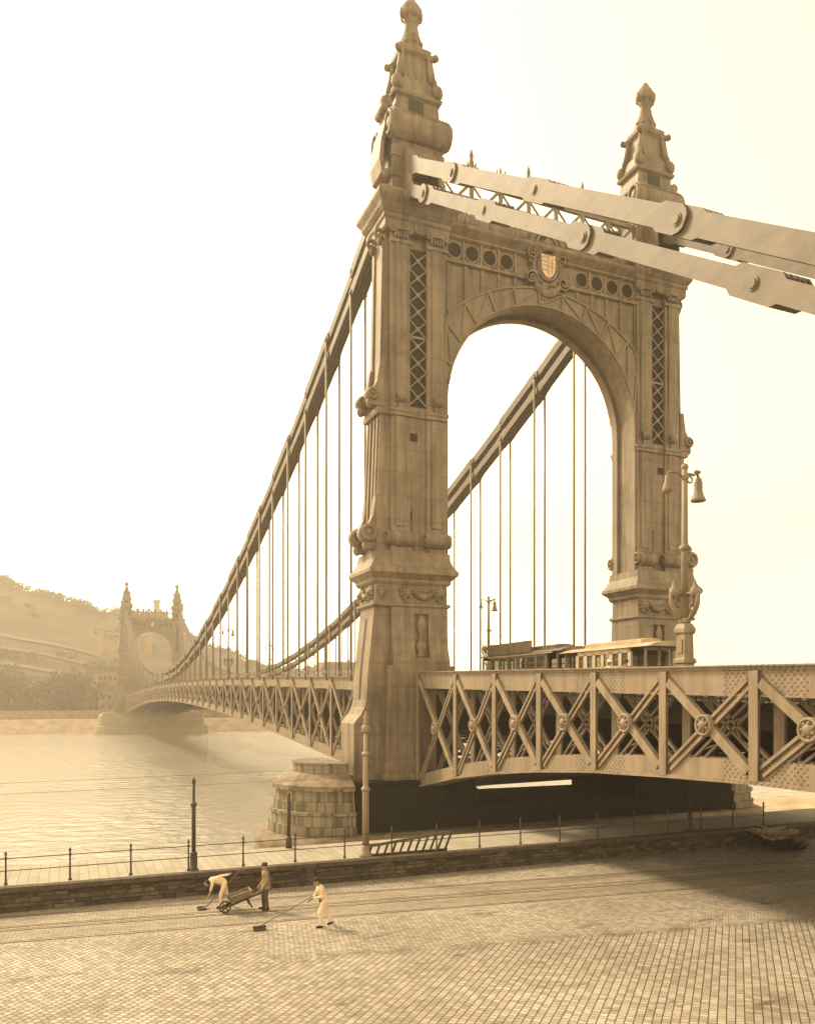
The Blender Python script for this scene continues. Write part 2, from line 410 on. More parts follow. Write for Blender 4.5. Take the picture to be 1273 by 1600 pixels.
for (pts, wd) in (([(-215,470,0),(-150,458,0),(-90,452,0),(-40,455,0),(10,446,0)],3.2), ([(-200,520,0),(-120,505,0),(-60,500,0),(-20,494,0),(20,490,0)],3.6),
                  ([(-200,430,0),(-120,425,0),(-70,416,0),(-20,412,0),(30,412,0),(60,412,0)],3.6), ([(150,470,0),(190,455,0),(240,450,0)],4), ([(-60,480,0),(-20,474,0),(15,468,0)],2.6)):
    m = M(); P_ = []
    for (a,b) in zip(pts, pts[1:]):
        for i in range(12): t = i/12; P_.append((a[0]+(b[0]-a[0])*t, a[1]+(b[1]-a[1])*t))
    ring = []
    for x,y in P_:
        ring.append([(x,y-wd,hz(x,y-wd)+.7),(x,y+wd*.3,hz(x,y)+1.1)])
    m.loft(ring, False, False, False)
    tag(m.build('hillside_path', pm, fix=False), kind='structure')

# woods: leaf clumps through many crowns, one far mass
LEAF = N('far_foliage'); LEAF = LEAF.done(LEAF.mix(LEAF.ramp(LEAF.noise(.35,4),.4,.65), k((1,.80,.5),.035), k((1,.80,.52),.085)), .9, None, .1)
def crowns(spots, name, per=230, leaf=.55):
    m = M()
    for (x,y,z,h,wd) in spots:
        m.tube((x,y,z-1),(x,y,z+h*.5), .03*h, .015*h, 5)
        lobes = [(x+random.uniform(-.5,.5)*wd, y+random.uniform(-.5,.5)*wd, z+h*random.uniform(.35,.85), wd*random.uniform(.28,.5)) for _ in range(7)]
        for q in range(per):
            c = random.choice(lobes); d = Vector((random.gauss(0,1),random.gauss(0,1),random.gauss(0,1))).normalized()*c[3]*random.uniform(.55,1.05)
            p = Vector(c[:3])+d; r = leaf*random.uniform(.6,1.4)
            a = Vector((random.gauss(0,1),random.gauss(0,1),random.gauss(0,1))).normalized(); b = a.orthogonal().normalized()
            m.add([p+a*r, p+b*r*.8, p-a*r*.9, p-b*r], [(0,1,2,3)])
    return m.build(name, LEAF, fix=False)
sp = []
for i in range(95):
    x = random.uniform(-90,66); y = random.uniform(376,408)
    sp.append((x,y,hz(x,y)-.5, random.uniform(11,18)*(1 if x < 12 else .55), random.uniform(7,10)))
tag(crowns(sp,'bankside_woods'), kind='stuff')
sp = []
for i in range(330):
    x = random.uniform(-120,330); crest = i % 3 > 0
    y = random.uniform(588,606) if crest else random.uniform(440,600)
    sp.append((x,y,hz(x,y)-1.2, random.uniform(3,5.5) if crest else random.uniform(2,4), random.uniform(5,9)))
tag(crowns(sp,'hillside_scrub',110,.7), kind='stuff')

# ------------------------------------------------------------------ the bridge
BX, BY = 30.95, 50.2                     # middle of the near portal
SPAN = 290.0
bridge = empty('suspension_bridge', (BX, BY, -6))
tag(bridge, 'grey iron chain suspension bridge with two ornate portal towers crossing the river', 'bridge')
INV = Matrix.Translation((-BX, -BY, 6))
def part(m, name, mat, parent=None):
    """a mesh given in world coordinates, as a part of the bridge or a sub-part of a part that sits at the bridge's origin"""
    o = m.build(name, mat)
    if parent is None: o.parent = bridge; o.matrix_parent_inverse = INV
    else: o.parent = parent
    return o
def epart(name):
    o = empty(name); o.parent = bridge; o.matrix_parent_inverse = INV; return o

Y0 = BY
def lion(m, x, y, z, s=1.0):             # mask with a ring in its mouth, facing -Y
    m.ball((x,y,z),(.30*s,.22*s,.33*s)); m.ball((x,y-.2*s,z-.08*s),(.14*s,.14*s,.12*s))
    for a in range(9): t = 2*math.pi*a/9; m.ball((x+.33*s*math.cos(t), y+.05, z+.36*s*math.sin(t)), .13*s, 7, 5)
    m.torus((x,y-.2*s,z-.36*s), .17*s, .04*s, 'y', 14, 6)
def lion_x(m, x, y, z, sg):
    m.ball((x,y,z),(.22,.30,.33)); m.ball((x+sg*.2,y,z-.08),(.14,.14,.12))
    for a in range(9): t = 2*math.pi*a/9; m.ball((x-sg*.05, y+.33*math.cos(t), z+.36*math.sin(t)), .13, 7, 5)
    m.torus((x+sg*.2,y,z-.36), .17, .04, 'x', 14, 6)
def swag(m, p, q, sag, r):
    pts = []
    for i in range(11): t = i/10; pts.append((p[0]+(q[0]-p[0])*t, p[1]+(q[1]-p[1])*t, p[2]+(q[2]-p[2])*t - sag*4*t*(1-t)))
    m.path(pts, [r*(.6+1.1*math.sin(math.pi*i/10)) for i in range(11)], 7)
    for i in range(1,10): m.ball((pts[i][0], pts[i][1]-.05, pts[i][2]), r*1.25, 6, 4)

def make_leg(cx, sg):
    """sg = direction of the leg's outer side along X"""
    m = M(); X = lambda u: cx+sg*u
    def B(u0,u1,y0,y1,z0,z1): m.box(min(X(u0),X(u1)), Y0+y0, z0, max(X(u0),X(u1)), Y0+y1, z1)
    def RC(rows):                       # rings (u_in, u_out, half y, z)
        m.rect([(min(X(a),X(b)),max(X(a),X(b)),Y0-h,Y0+h,z) for a,b,h,z in rows])
    # plinth, lower body with curved flare, pedestal
    RC([(-2.75,2.7,2.95,2.2),(-2.75,2.7,2.95,2.75),(-2.55,2.5,2.75,2.95),(-2.55,2.5,2.75,3.4),(-2.35,2.35,2.62,3.6),(-2.3,2.3,2.58,9.9)])
    # pedestal front, split round the niche (front and back faces)
    fl = [(2.58,9.9),(2.55,10.25),(2.40,10.55),(2.22,10.95),(2.12,11.4),(2.06,12.2),(2.02,13.75)]
    for u0,u1 in ((-2.0,-.62),(.42,1.98)):
        m.loft([[(X(u0),Y0-h,z),(X(u1),Y0-h,z),(X(u1),Y0+h,z),(X(u0),Y0+h,z)] for h,z in fl], False)
    B(-.63,.43,-1.75,1.75,9.9,13.76); B(-.63,.43,-2.03,2.03,13.3,13.762)
    B(-.62,.42,-2.60,2.60,9.9,10.42)
    # mouldings of the pedestal cap
    RC([(-2.08,3.2,2.10,13.72),(-2.16,3.28,2.18,13.80),(-2.16,3.28,2.18,13.95),(-1.98,3.1,2.0,14.0),(-1.98,3.05,1.96,15.2)])
    RC([(-2.05,3.15,2.06,15.18),(-2.2,3.3,2.2,15.34),(-2.2,3.3,2.2,15.5),(-2.42,3.5,2.5,15.72),(-2.58,3.66,2.72,15.86),(-2.58,3.66,2.72,16.08),
        (-2.34,3.4,2.42,16.4),(-2.15,3.2,2.25,16.8),(-2.12,3.1,2.15,17.3)])
    # shaft core
    B(-1.93,1.93,-1.45,1.45,17.3,38.9)
    # lower pilasters and panel, front and back
    for s in (-1,1):
        def PB(u0,u1,d0,d1,z0,z1): B(u0,u1,min(s*d0,s*d1),max(s*d0,s*d1),z0,z1)
        for u0,u1 in ((.62,1.96),(-1.98,-.58)):
            PB(u0,u1,1.44,1.82,17.3,38.2)
            uc = (u0+u1)/2
            PB(uc-.36,uc+.36,1.81,1.93,19.0,26.1); PB(uc-.36,uc+.36,1.81,1.93,27.4,37.4)
            PB(u0-.07,u1+.07,1.44,2.02,26.15,26.42); PB(u0-.12,u1+.12,1.44,2.1,26.42,26.60)
            PB(u0-.05,u1+.05,1.44,1.98,37.35,37.6)
        PB(-.58,.62,1.44,1.62,17.3,26.9); PB(-.58,.62,1.6,1.76,26.2,26.55)
        PB(-.40,.44,1.6,1.72,17.6,20.4)
    # buttress on the outer side: battered, with a curved foot
    prof = [(4.45,2.9),(4.45,6.15),(4.30,6.4),(3.98,6.75),(3.74,7.2),(3.62,7.7),(3.52,9.5),(3.12,13.2),(3.08,13.74)]
    m.loft([[(X(1.9),Y0-1.72,z),(X(u),Y0-1.72,z),(X(u),Y0+1.72,z),(X(1.9),Y0+1.72,z)] for u,z in prof], False)
    B(1.9,4.6,-1.86,1.86,2.2,2.92)
    m.loft([[(X(1.9),Y0-h,z),(X(u),Y0-h,z),(X(u),Y0+h,z),(X(1.9),Y0+h,z)] for u,h,z in ((2.98,1.62,17.3),(2.62,1.55,26.2))], False)
    m.loft([[(X(1.9),Y0-h,z),(X(u),Y0-h,z),(X(u),Y0+h,z),(X(1.9),Y0+h,z)] for u,h,z in ((2.86,1.74,26.2),(2.9,1.78,26.38),(2.9,1.78,26.6))], False)
    m.loft([[(X(1.9),Y0-h,z),(X(u),Y0-h,z),(X(u),Y0+h,z),(X(1.9),Y0+h,z)] for u,h,z in ((2.46,1.38,26.6),(2.26,1.32,38.2))], False)
    for yy in (-1.15,-.45,.45,1.15):   # raised strips up the outer face
        m.loft([[(X(u-.1),Y0+yy-.16,z),(X(u+.1),Y0+yy-.16,z),(X(u+.1),Y0+yy+.16,z),(X(u-.1),Y0+yy+.16,z)] for u,z in ((2.96,17.9),(2.64,26.0))], False)
    for yy in (-.95,.95):
        m.loft([[(X(u-.1),Y0+yy-.26,z),(X(u+.1),Y0+yy-.26,z),(X(u+.1),Y0+yy+.26,z),(X(u-.1),Y0+yy+.26,z)] for u,z in ((2.48,27.4),(2.28,37.6))], False)
    # entablature and great cornice
    RC([(-2.0,2.35,1.98,38.15),(-2.1,2.45,2.08,38.3),(-2.1,2.45,2.08,38.75),(-2.2,2.55,2.2,38.85),(-2.2,2.55,2.2,39.15)])
    RC([(-2.25,2.6,2.25,39.14),(-2.45,2.8,2.45,39.4),(-2.5,2.85,2.5,39.62),(-2.7,3.02,2.8,39.92),(-2.76,3.08,2.88,40.05),(-2.76,3.08,2.88,40.28),(-2.55,2.85,2.6,40.5),(-2.3,2.6,2.3,40.75)])
    leg = part(m, 'portal_leg', STEEL2 if sg < 0 else STEEL2)
    # dark plates painted as the depth shade of the buttress slot and windows
    for zc, s in ((24.9,.26),(19.75,.24)):
        xx = X(.30)
        for sy in (-1,1):
            q = M(); a = Y0+sy*1.615; q.box(xx-s,min(a,a+sy*.03),zc-s,xx+s,max(a,a+sy*.03),zc+s); part(q, 'window_opening', OPENING_SHADE, leg)
    q = M(); 
    pts = [(3.62,7.5),(3.52,9.5),(3.14,13.0)]
    q.loft([[(X(u-.2),Y0-.28,z),(X(u+.012),Y0-.28,z),(X(u+.012),Y0+.28,z),(X(u-.2),Y0+.28,z)] for u,z in pts], False)
    part(q, 'buttress_slot', DARK, leg)
    # lattice between the upper pilasters
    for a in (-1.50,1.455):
        q = M(); q.box(X(0)-.60,Y0+a,26.9,X(0)+.60,Y0+a+.045,37.3); part(q,'lattice_backing',OPENING_SHADE,leg)  # dark sheet stands in for the shade behind the lattice
    hh = 1.12
    for sy in (-1,1):
        q = M(); z = 27.0; yy = Y0+sy*1.66
        while z+hh < 37.5:
            q.bar((X(-.58),yy,z),(X(.62),yy,z+hh),.09,.10,(0,1,0)); q.bar((X(.62),yy,z),(X(-.58),yy,z+hh),.09,.10,(0,1,0))
            q.ball((X(.02),yy-sy*-.02,z+hh/2),(.16,.06,.16),8,5); z += hh
        q.box(X(0)-.62,yy-.05,31.4,X(0)+.62,yy+.05,31.55)
        part(q, 'lattice_panel', STEEL, leg)
    # volutes: rolls at the shaft foot, front and back
    for s in (-1,1):
        for uc, L in ((1.28,1.75),(-1.3,1.5)):
            q = M(); yy = Y0+s*2.0
            x0, x1 = X(uc)-L/2, X(uc)+L/2
            q.tube((x0,yy,18.15),(x1,yy,18.15),.50,n=18)
            for e in (x0-.05, x1+.05): q.torus((e,yy,18.15),.36,.12,'x',18,6); q.ball((e,yy,18.15),(.16,.18,.18),8,5)
            for i in (-.3,0,.3): q.torus((X(uc)+i,yy,18.15),.50,.055,'x',18,6)
            q.rect([(x0+.15,x1-.15,min(yy,Y0+s*1.4),max(yy,Y0+s*1.4),z) for z in (17.3,18.6)])
            part(q, 'volute', STEEL2, leg)
    # big scroll bracket on the outer side, above the pedestal cap and at the mid band
    for (uo, zb, r, z1) in ((3.05,18.45,.62,21.0),(2.78,27.45,.42,29.6)):
        for yy in (-1.15, 1.15):
            q = M()
            q.tube((X(uo+.35),Y0+yy-.42,zb),(X(uo+.35),Y0+yy+.42,zb),r,n=16)
            for e in (-.45,.45): q.torus((X(uo+.35),Y0+yy+e,zb), r*.72, r*.22,'y',18,6); q.ball((X(uo+.35),Y0+yy+e,zb),(r*.3,.14,r*.3),8,5)
            q.loft([[(X(uo-.5),Y0+yy-.34,z),(X(uo+d),Y0+yy-.34,z),(X(uo+d),Y0+yy+.34,z),(X(uo-.5),Y0+yy+.34,z)] for d,z in ((.5,zb-r*1.7),(.55,zb-.1),(.35,zb+r*.8),(.05,zb+r*1.9),(-.15,z1))], False)
            q.ball((X(uo+.45),Y0+yy,zb-r*1.35),(.28,.32,.36),8,6)
            part(q, 'scroll_bracket', STEEL2, leg)
    for s in (-1,1):                    # small scrolls on the pilasters over the mid band
        for uc in (1.28,-1.28):
            q = M(); yy = Y0+s*1.98
            q.tube((X(uc)-.22,yy,27.35),(X(uc)+.22,yy,27.35),.36,n=14); q.torus((X(uc)-.24,yy,27.35),.25,.08,'x',14,6); q.torus((X(uc)+.24,yy,27.35),.25,.08,'x',14,6)
            q.box(X(uc)-.18,min(yy,Y0+s*1.7),26.6,X(uc)+.18,max(yy,Y0+s*1.7),28.4)
            part(q, 'pilaster_scroll', STEEL2, leg)
    # frieze with masks and garlands
    yy = Y0-2.12; xo = X(3.17)
    for uc in (.95,-1.45): q = M(); lion(q, X(uc), yy, 14.66, 1.15); part(q,'lion_mask',STEEL2,leg)
    for yv in (-1.2,1.2): q = M(); lion_x(q, xo, Y0+yv, 14.66, sg); part(q,'lion_mask',STEEL2,leg)
    q = M(); lion(q, X(2.6), Y0-2.08, 14.66, .9); part(q,'lion_mask',STEEL2,leg)
    q = M(); swag(q,(X(.6),yy,14.9),(X(-1.1),yy,14.9),.5,.14); part(q,'garland',STEEL2,leg)
    q = M(); swag(q,(xo,Y0-.9,14.9),(xo,Y0+.9,14.9),.5,.14); part(q,'garland',STEEL2,leg)
    # urn in the niche
    q = M(); ux, uy = X(-.1), Y0-1.98
    q.lathe(ux,uy,[(.30,10.42),(.33,10.6),(.18,10.75),(.34,11.05),(.36,11.25),(.16,11.5),(.10,11.75),(.12,12.0),(.24,12.25),(.30,12.55),(.27,12.8),(.16,12.95),(.20,13.05),(.08,13.25)],14)
    part(q, 'urn', STEEL2, leg)
    # scrolled capitals
    for s in (-1,1):
        for uc in (1.28,-1.28):
            q = M(); yy = Y0+s*2.02
            for e in (-.55,.55): q.torus((X(uc)+e,yy,38.25),.2,.12,'y',14,6); q.ball((X(uc)+e,yy,38.25),(.12,.14,.12),7,5)
            q.box(X(uc)-.5,yy-.12,38.15,X(uc)+.5,yy+.12,38.4)
            for i in range(5): q.ball((X(uc)-.4+i*.2,yy-.02*s,37.9),(.1,.14,.26),7,5)
            part(q, 'capital', STEEL2, leg)
        q = M(); q.ball((X(.02),Y0+s*2.05,38.45),(.5,.2,.4),10,6); q.torus((X(.02),Y0+s*2.16,38.45),.36,.1,'y',16,6); part(q, 'boss', STEEL2, leg)
    for yv in (-.9,.9):
        q = M(); q.torus((X(2.5),Y0+yv,38.1),.28,.14,'y',14,6); q.ball((X(2.5),Y0+yv,37.7),(.2,.3,.35),8,6); part(q, 'capital', STEEL2, leg)
    return leg

def make_spire(cx, sg):
    m = M(); X = lambda u: cx+sg*u
    # turret that takes the chains
    m.stack(cx,Y0,[(1.95,1.75,40.6),(1.95,1.75,41.0),(1.7,1.5,41.1),(1.66,1.46,43.9),(1.85,1.6,44.1),(1.85,1.6,44.35)])
    for a in (-1,1):
        for b in (-1,1):
            m.cbox((cx+a*1.62,Y0+b*1.42,42.4),(.5,.5,2.9)); m.cbox((cx+a*1.62,Y0+b*1.42,43.2),(.62,.62,.22)); m.cbox((cx+a*1.62,Y0+b*1.42,41.9),(.62,.62,.22))
    # block stage
    m.stack(cx,Y0,[(1.75,1.5,44.3),(1.72,1.5,45.9),(1.85,1.62,46.0),(1.85,1.62,46.2),(1.6,1.4,46.25),(1.5,1.35,47.3),(1.72,1.55,47.42),(1.78,1.6,47.6),(1.55,1.4,47.75),(1.35,1.25,48.3),(1.25,1.18,48.75)])
    sp = part(m, 'spire', STEEL2)
    for s in (-1,1):
        q = M(); q.box(cx-.62,Y0+s*1.44-.03,46.35,cx+.42,Y0+s*1.44+.03,47.2); part(q,'window_opening',DARK,sp)
    # lantern: core, corner columns, scrolls
    q = M()
    q.stack(cx,Y0,[(1.02,.96,48.7),(.86,.82,50.5),(1.08,1.05,50.7),(1.12,1.1,50.95),(.9,.9,51.15)])
    for a in (-1,1):
        for b in (-1,1):
            px, py = cx+a*1.02, Y0+b*.98
            q.tube((px+a*.16,py+b*.14,48.7),(px-a*.02,py-b*.02,50.4),.30,.22,8)
            q.ball((px+a*.34,py+b*.3,50.5),(.24,.22,.24),8,6); q.bar((px+a*.3,py+b*.28,50.4),(cx+a*.7,Y0+b*.7,50.75),.3,.3)
            q.ball((px+a*.42,py+b*.38,48.15),(.42,.40,.50),9,6); q.ball((px+a*.25,py+b*.2,48.75),(.25,.25,.4),8,6)
    part(q,'lantern',STEEL2,sp)
    # finial
    q = M()
    q.lathe(cx,Y0,[(.86,51.05),(.9,51.3),(.78,51.5),(.82,51.75),(.72,51.95),(.56,52.4),(.46,52.9),(.42,53.1),(.56,53.2),(.5,53.28),(.74,53.5),(.80,53.75),(.74,54.05),(.55,54.35),(.34,54.6),(.28,54.72),(.16,54.9),(.03,55.0)],16)
    for i in range(8):
        t = math.pi*i/4; q.ball((cx+.74*math.cos(t),Y0+.74*math.sin(t),51.62),.17,6,5); q.ball((cx+.6*math.cos(t),Y0+.6*math.sin(t),53.75),(.26,.26,.42),7,5)
    part(q,'finial',STEEL2,sp)
    # fluted roll lying across front and back
    for s in (-1,1):
        q = M(); yy = Y0+s*1.62
        q.tube((cx-2.05,yy,45.15),(cx+2.05,yy,45.15),.92,n=26)
        for e in (-2.08,2.08): q.torus((cx+e,yy,45.15),.70,.16,'x',22,6); q.ball((cx+e,yy,45.15),(.14,.4,.4),10,6)
        for i in range(17):
            xx = cx-1.84+i*.23; q.torus((xx,yy,45.15),.93,.05,'x',10,5,a0=R(35) if s>0 else R(95),a1=R(85) if s>0 else R(150))
        part(q,'scroll_drum',STEEL2,sp)
    # curved shield on the outer and inner side
    for s in (1,):
        q = M(); pts = [(2.0,41.9),(2.45,42.1),(2.62,43.0),(2.5,44.2),(2.2,45.4),(1.9,46.3),(2.05,46.8)]
        q.loft([[(X(s*(u-.28)),Y0-1.15,z),(X(s*u),Y0-1.15,z),(X(s*u),Y0+1.15,z),(X(s*(u-.28)),Y0+1.15,z)] for u,z in pts], False)
        q.tube((X(2.0),Y0-1.2,46.85),(X(2.0),Y0+1.2,46.85),.32,n=12)
        q.ball((X(2.25),Y0-1.1,46.3),.3,8,6); q.ball((X(2.1),Y0-1.2,42.0),.32,8,6)
        part(q,'side_shield',STEEL2,sp)
    # chain housing: sloping cheeks round the saddle mouth, front and back
    for s in (-1,1):
        q = M(); xc = cx
        for a in (-1,1):
            q.prism([(Y0+s*1.4,44.0),(Y0+s*3.1,42.6),(Y0+s*3.35,41.0),(Y0+s*3.0,39.9+.9),(Y0+s*1.4,40.8)],'x',cx+a*.95-.08,cx+a*.95+.08)
        q.bar((cx,Y0+s*1.5,43.95),(cx,Y0+s*3.05,42.65),2.0,.12,(0,0,1))
        part(q,'chain_housing',STEEL2,sp)
    for s in (-1,1): q = M(); q.box(cx-.86,min(Y0+s*1.42,Y0+s*1.72),41.0,cx+.86,max(Y0+s*1.42,Y0+s*1.72),43.5); part(q,'saddle_mouth',OPENING_SHADE,sp)  # dark block painted as the shade inside the saddle mouth
    return sp

LX, RX = 21.15, 40.75
legs = [make_leg(LX,-1), make_leg(RX,1)]
spires = [make_spire(LX+.05,-1), make_spire(RX-.05,1)]

# portal arch between the legs
XI0, XI1 = LX+1.9, RX-1.9; XC = BX
ra, rb, zs = 7.72, 7.65, 27.6
def intr(i, n, a=ra, b=rb): t = math.pi*i/n; return (XC-a*math.cos(t), zs+b*math.sin(t))
m = M(); n = 40
yf, yb = Y0-1.45, Y0+1.45
for yy, s in ((yf,1),(yb,-1)):          # spandrel walls
    rg = [[(p[0],yy,p[1]),(p[0],yy,37.15)] for p in [intr(i,n,ra+.02,rb+.02) for i in range(n+1)]]
    m.loft(rg, False, False, False)
    rg = [[(p[0],yy+.3*s,p[1]),(p[0],yy+.3*s,37.15)] for p in [intr(i,n) for i in range(n+1)]]
    m.loft(rg, False, False, False)
for s in (1,-1):                         # upright stiffeners
    for x in [XI0+.35+i*1.28 for i in range(13)]:
        dx = abs(x-XC)
        if dx < 11.2:
            zb_ = 25.1+math.sqrt(max(0,11.45**2-dx*dx))
            if zb_ < 36.8: yy = yf if s>0 else yb; m.box(x-.12,min(yy,yy-s*.16),zb_,x+.12,max(yy,yy-s*.16),37.15)
arch = part(m, 'portal_arch', STEEL2)
m = M()                                  # soffit with two raised ribs and a sunk middle
for y0,y1,o in ((-1.75,-.95,0),(-.95,.95,.28),(.95,1.75,0)):
    ri = [intr(i,n,ra-.06+o,rb-.06+o) for i in range(n+1)]; ro = [intr(i,n,ra+.5,rb+.5) for i in range(n+1)]
    m.loft([[(a[0],Y0+y0,a[1]),(a[0],Y0+y1,a[1]),(b[0],Y0+y1,b[1]),(b[0],Y0+y0,b[1])] for a,b in zip(ri,ro)], False)
for sgx in (-1,1):
    for y0,y1 in ((-1.75,-.95),(.95,1.75)): m.box(XC+sgx*(ra+.2)-.26,Y0+y0,17.3,XC+sgx*(ra+.2)+.26,Y0+y1,zs)
part(m, 'soffit', STEEL, arch)
# arch band with triangular panels
def band_out(i, n):
    p = intr(i,n); d = math.hypot(p[0]-XC, p[1]-25.1)
    x = XC+(p[0]-XC)/d*11.45; z = 25.1+(p[1]-25.1)/d*11.45
    if x < XI0: f = (XI0-p[0])/(x-p[0]); x = XI0; z = p[1]+(z-p[1])*f
    if x > XI1: f = (XI1-p[0])/(x-p[0]); x = XI1; z = p[1]+(z-p[1])*f
    return x, z
for s in (-1,1):
    q = M(); yy = Y0+s*1.78
    A = [intr(i,n) for i in range(2,n-1)]; Bo = [band_out(i,n) for i in range(2,n-1)]
    q.loft([[(a[0],yy,a[1]),(a[0],yy-s*.34,a[1]),(b[0],yy-s*.34,b[1]),(b[0],yy,b[1])] for a,b in zip(A,Bo)], False)
    def rim(P, w):
        for (a,b) in zip(P,P[1:]):
            if math.hypot(a[0]-b[0],a[1]-b[1]) > .02: q.bar((a[0],yy+s*.05,a[1]),(b[0],yy+s*.05,b[1]),.12,w,(0,1,0))
    L = lambda t: [(a[0]+(b[0]-a[0])*t, a[1]+(b[1]-a[1])*t) for a,b in zip(A,Bo)]
    rim(L(.05),.16); rim(L(.95),.16)
    tv = 3
    for j in range(2, len(A)-2, tv):
        a0, b0 = L(.1)[j], L(.9)[j]; q.bar((a0[0],yy+s*.06,a0[1]),(b0[0],yy+s*.06,b0[1]),.14,.2,(0,1,0))
        if j+tv < len(A):
            a1, b1 = L(.1)[j+tv], L(.9)[j+tv]
            p0, p1 = (a0,b1) if j < len(A)/2 else (b0,a1)
            q.bar((p0[0],yy+s*.05,p0[1]),(p1[0],yy+s*.05,p1[1]),.10,.15,(0,1,0))
    part(q, 'arch_band', STEEL, arch)

# frieze with roundels on discs of painted shade, cornice
m = M()
m.box(XI0-.1,yf-.02,37.1,XI1+.1,yb+.02,38.75)
m.loft([[(XI0-.1,Y0-h,z),(XI1+.1,Y0-h,z),(XI1+.1,Y0+h,z),(XI0-.1,Y0+h,z)] for h,z in ((1.52,36.95),(1.78,37.0),(1.78,37.2),(1.5,37.28))], False)
m.loft([[(XI0-.1,Y0-h,z),(XI1+.1,Y0-h,z),(XI1+.1,Y0+h,z),(XI0-.1,Y0+h,z)] for h,z in ((1.5,38.6),(1.75,38.72),(1.75,38.85),(1.95,39.0),(2.2,39.2),(2.28,39.3),(2.28,39.5),(1.9,39.7),(1.6,39.75))], False)
m.box(XI0,yf+.2,39.7,XI1,yb-.2,40.3)
frz = part(m, 'frieze', STEEL2)
for i in range(8):
    x = (XI0+.80+1.34*i) if i < 4 else (XI1-.80-1.34*(7-i))
    for s in (-1,1):
        q = M()
        q.cur = 0; q.torus((x,Y0+s*1.5,37.93),.56,.085,'y',28,8)
        q.cur = 1
        ring = [(x+.54*math.cos(2*math.pi*t/24), 37.93+.54*math.sin(2*math.pi*t/24)) for t in range(24)]
        q.prism(ring,'y',Y0+s*1.475,Y0+s*1.487)
        q.cur = 0; q.box(x+.60,min(Y0+s*1.46,Y0+s*1.62),37.28,x+.74,max(Y0+s*1.46,Y0+s*1.62),38.62)
        part(q, 'roundel', [STEEL, OPENING_SHADE], frz)
# leafy parapet behind the cornice
for s in (-1,1):
    x = XI0+.2; q = M()
    while x < XI1: 
        q.ball((x,Y0+s*1.3,40.2),(random.uniform(.2,.4),.14,random.uniform(.25,.5)),7,5); x += random.uniform(.25,.42)
    part(q,'foliage_cresting',STEEL2,frz)

# coat of arms over the crown of the arch
m = M(); cy = Y0-1.75
m.loft([[(XC-1.35*f,cy+.3,38.0+1.5*g),(XC+1.35*f,cy+.3,38.0+1.5*g),(XC+1.2*f,cy-.12,38.0+1.5*g),(XC-1.2*f,cy-.12,38.0+1.5*g)] for f,g in ((.25,-1.5),(.8,-1.0),(1,-.3),(1,.4),(.75,1.0),(.5,1.2))], False)
arms = part(m,'coat_of_arms',STEEL2)
q = M(); ys = cy-.28
poly = [(XC-.56,38.85),(XC+.56,38.85),(XC+.56,37.95),(XC+.46,37.6),(XC+.25,37.35),(XC,37.22),(XC-.25,37.35),(XC-.46,37.6),(XC-.56,37.95)]
q.prism(poly,'y',ys-.06,ys+.16)
q.cur = 1
for i in range(4): q.box(XC-.55,ys-.075,37.72+i*.29,XC-.02,ys-.05,37.86+i*.29)       # bars on one half
q.box(XC+.25,ys-.10,37.55,XC+.33,ys-.05,38.6); q.box(XC+.12,ys-.10,38.02,XC+.46,ys-.05,38.10); q.box(XC+.16,ys-.10,38.28,XC+.42,ys-.05,38.35)   # double cross
q.box(XC-.015,ys-.10,37.25,XC+.015,ys-.05,38.85)
part(q,'shield',[SHIELD, paint_mat('enamel_bar',.45,.8)],arms)
q = M()
q.torus((XC,cy-.22,38.0),.88,.13,'y',22,7,sx=.85); q.torus((XC,cy-.1,38.1),1.25,.16,'y',26,7,sx=.85)
for i in range(46):
    t = random.uniform(0,2*math.pi); rr = random.uniform(.85,1.6)
    q.ball((XC+rr*.92*math.cos(t),cy-.1+random.uniform(-.1,.1),37.95+rr*1.15*math.sin(t)),(random.uniform(.12,.3),.14,random.uniform(.12,.3)),7,5)
for s in (-1,1): q.spiral((XC+s*1.25,cy-.15,38.9),'y',.45,1.5,.14,.05,s); q.spiral((XC+s*1.3,cy-.15,37.1),'y',.5,1.5,.14,.05,-s)
for i in range(9): q.ball((XC-.8+i*.2,cy-.15,36.55-.35*math.sin(math.pi*i/8)),(.24,.2,.32),7,5)
part(q,'cartouche',STEEL2,arms)
q = M(); q.torus((XC,cy-.1,39.55),1.25,.24,'y',20,8,a0=0,a1=math.pi); q.torus((XC,cy-.1,39.55),.85,.12,'y',18,7,a0=0,a1=math.pi)
q.lathe(XC,cy-.2,[(.42,39.0),(.5,39.25),(.36,39.5),(.45,39.7),(.2,39.95),(.06,40.15)],12)
part(q,'crown_hood',STEEL2,arms)

# lattice cross-beam over the cornice
m = M()
zt, zl = 43.0, 40.5
for yy in (Y0-1.1, Y0+1.1):
    m.box(XI0-.3,yy-.14,zt-.18,XI1+.3,yy+.14,zt+.12); m.box(XI0-.3,yy-.14,zl-.15,XI1+.3,yy+.14,zl+.15)
xbeam = part(m,'crossbeam',STEEL)
N6 = 7; wx = (XI1-XI0)/N6
for yy in (Y0-1.1, Y0+1.1):
    for i in range(N6):
        x0, x1 = XI0+i*wx, XI0+(i+1)*wx
        q = M(); q.bar((x0,yy,zl),(x1,yy,zt),.2,.18,(0,1,0)); q.bar((x0,yy+.1,zt),(x1,yy+.1,zl),.10,.12,(0,1,0))
        q.spiral((x0+wx*.5,yy-.05,zl+.75),'y',.42,1.2,.05,.04); q.spiral((x0+wx*.72,yy-.05,zl+.5),'y',.32,1.2,.05,.04,-1)
        part(q,'brace',STEEL,xbeam)
    for i in range(N6+1):
        x = XI0+i*wx; q = M(); q.box(x-.14,yy-.12,zl,x+.14,yy+.12,zt); part(q,'post',STEEL,xbeam)
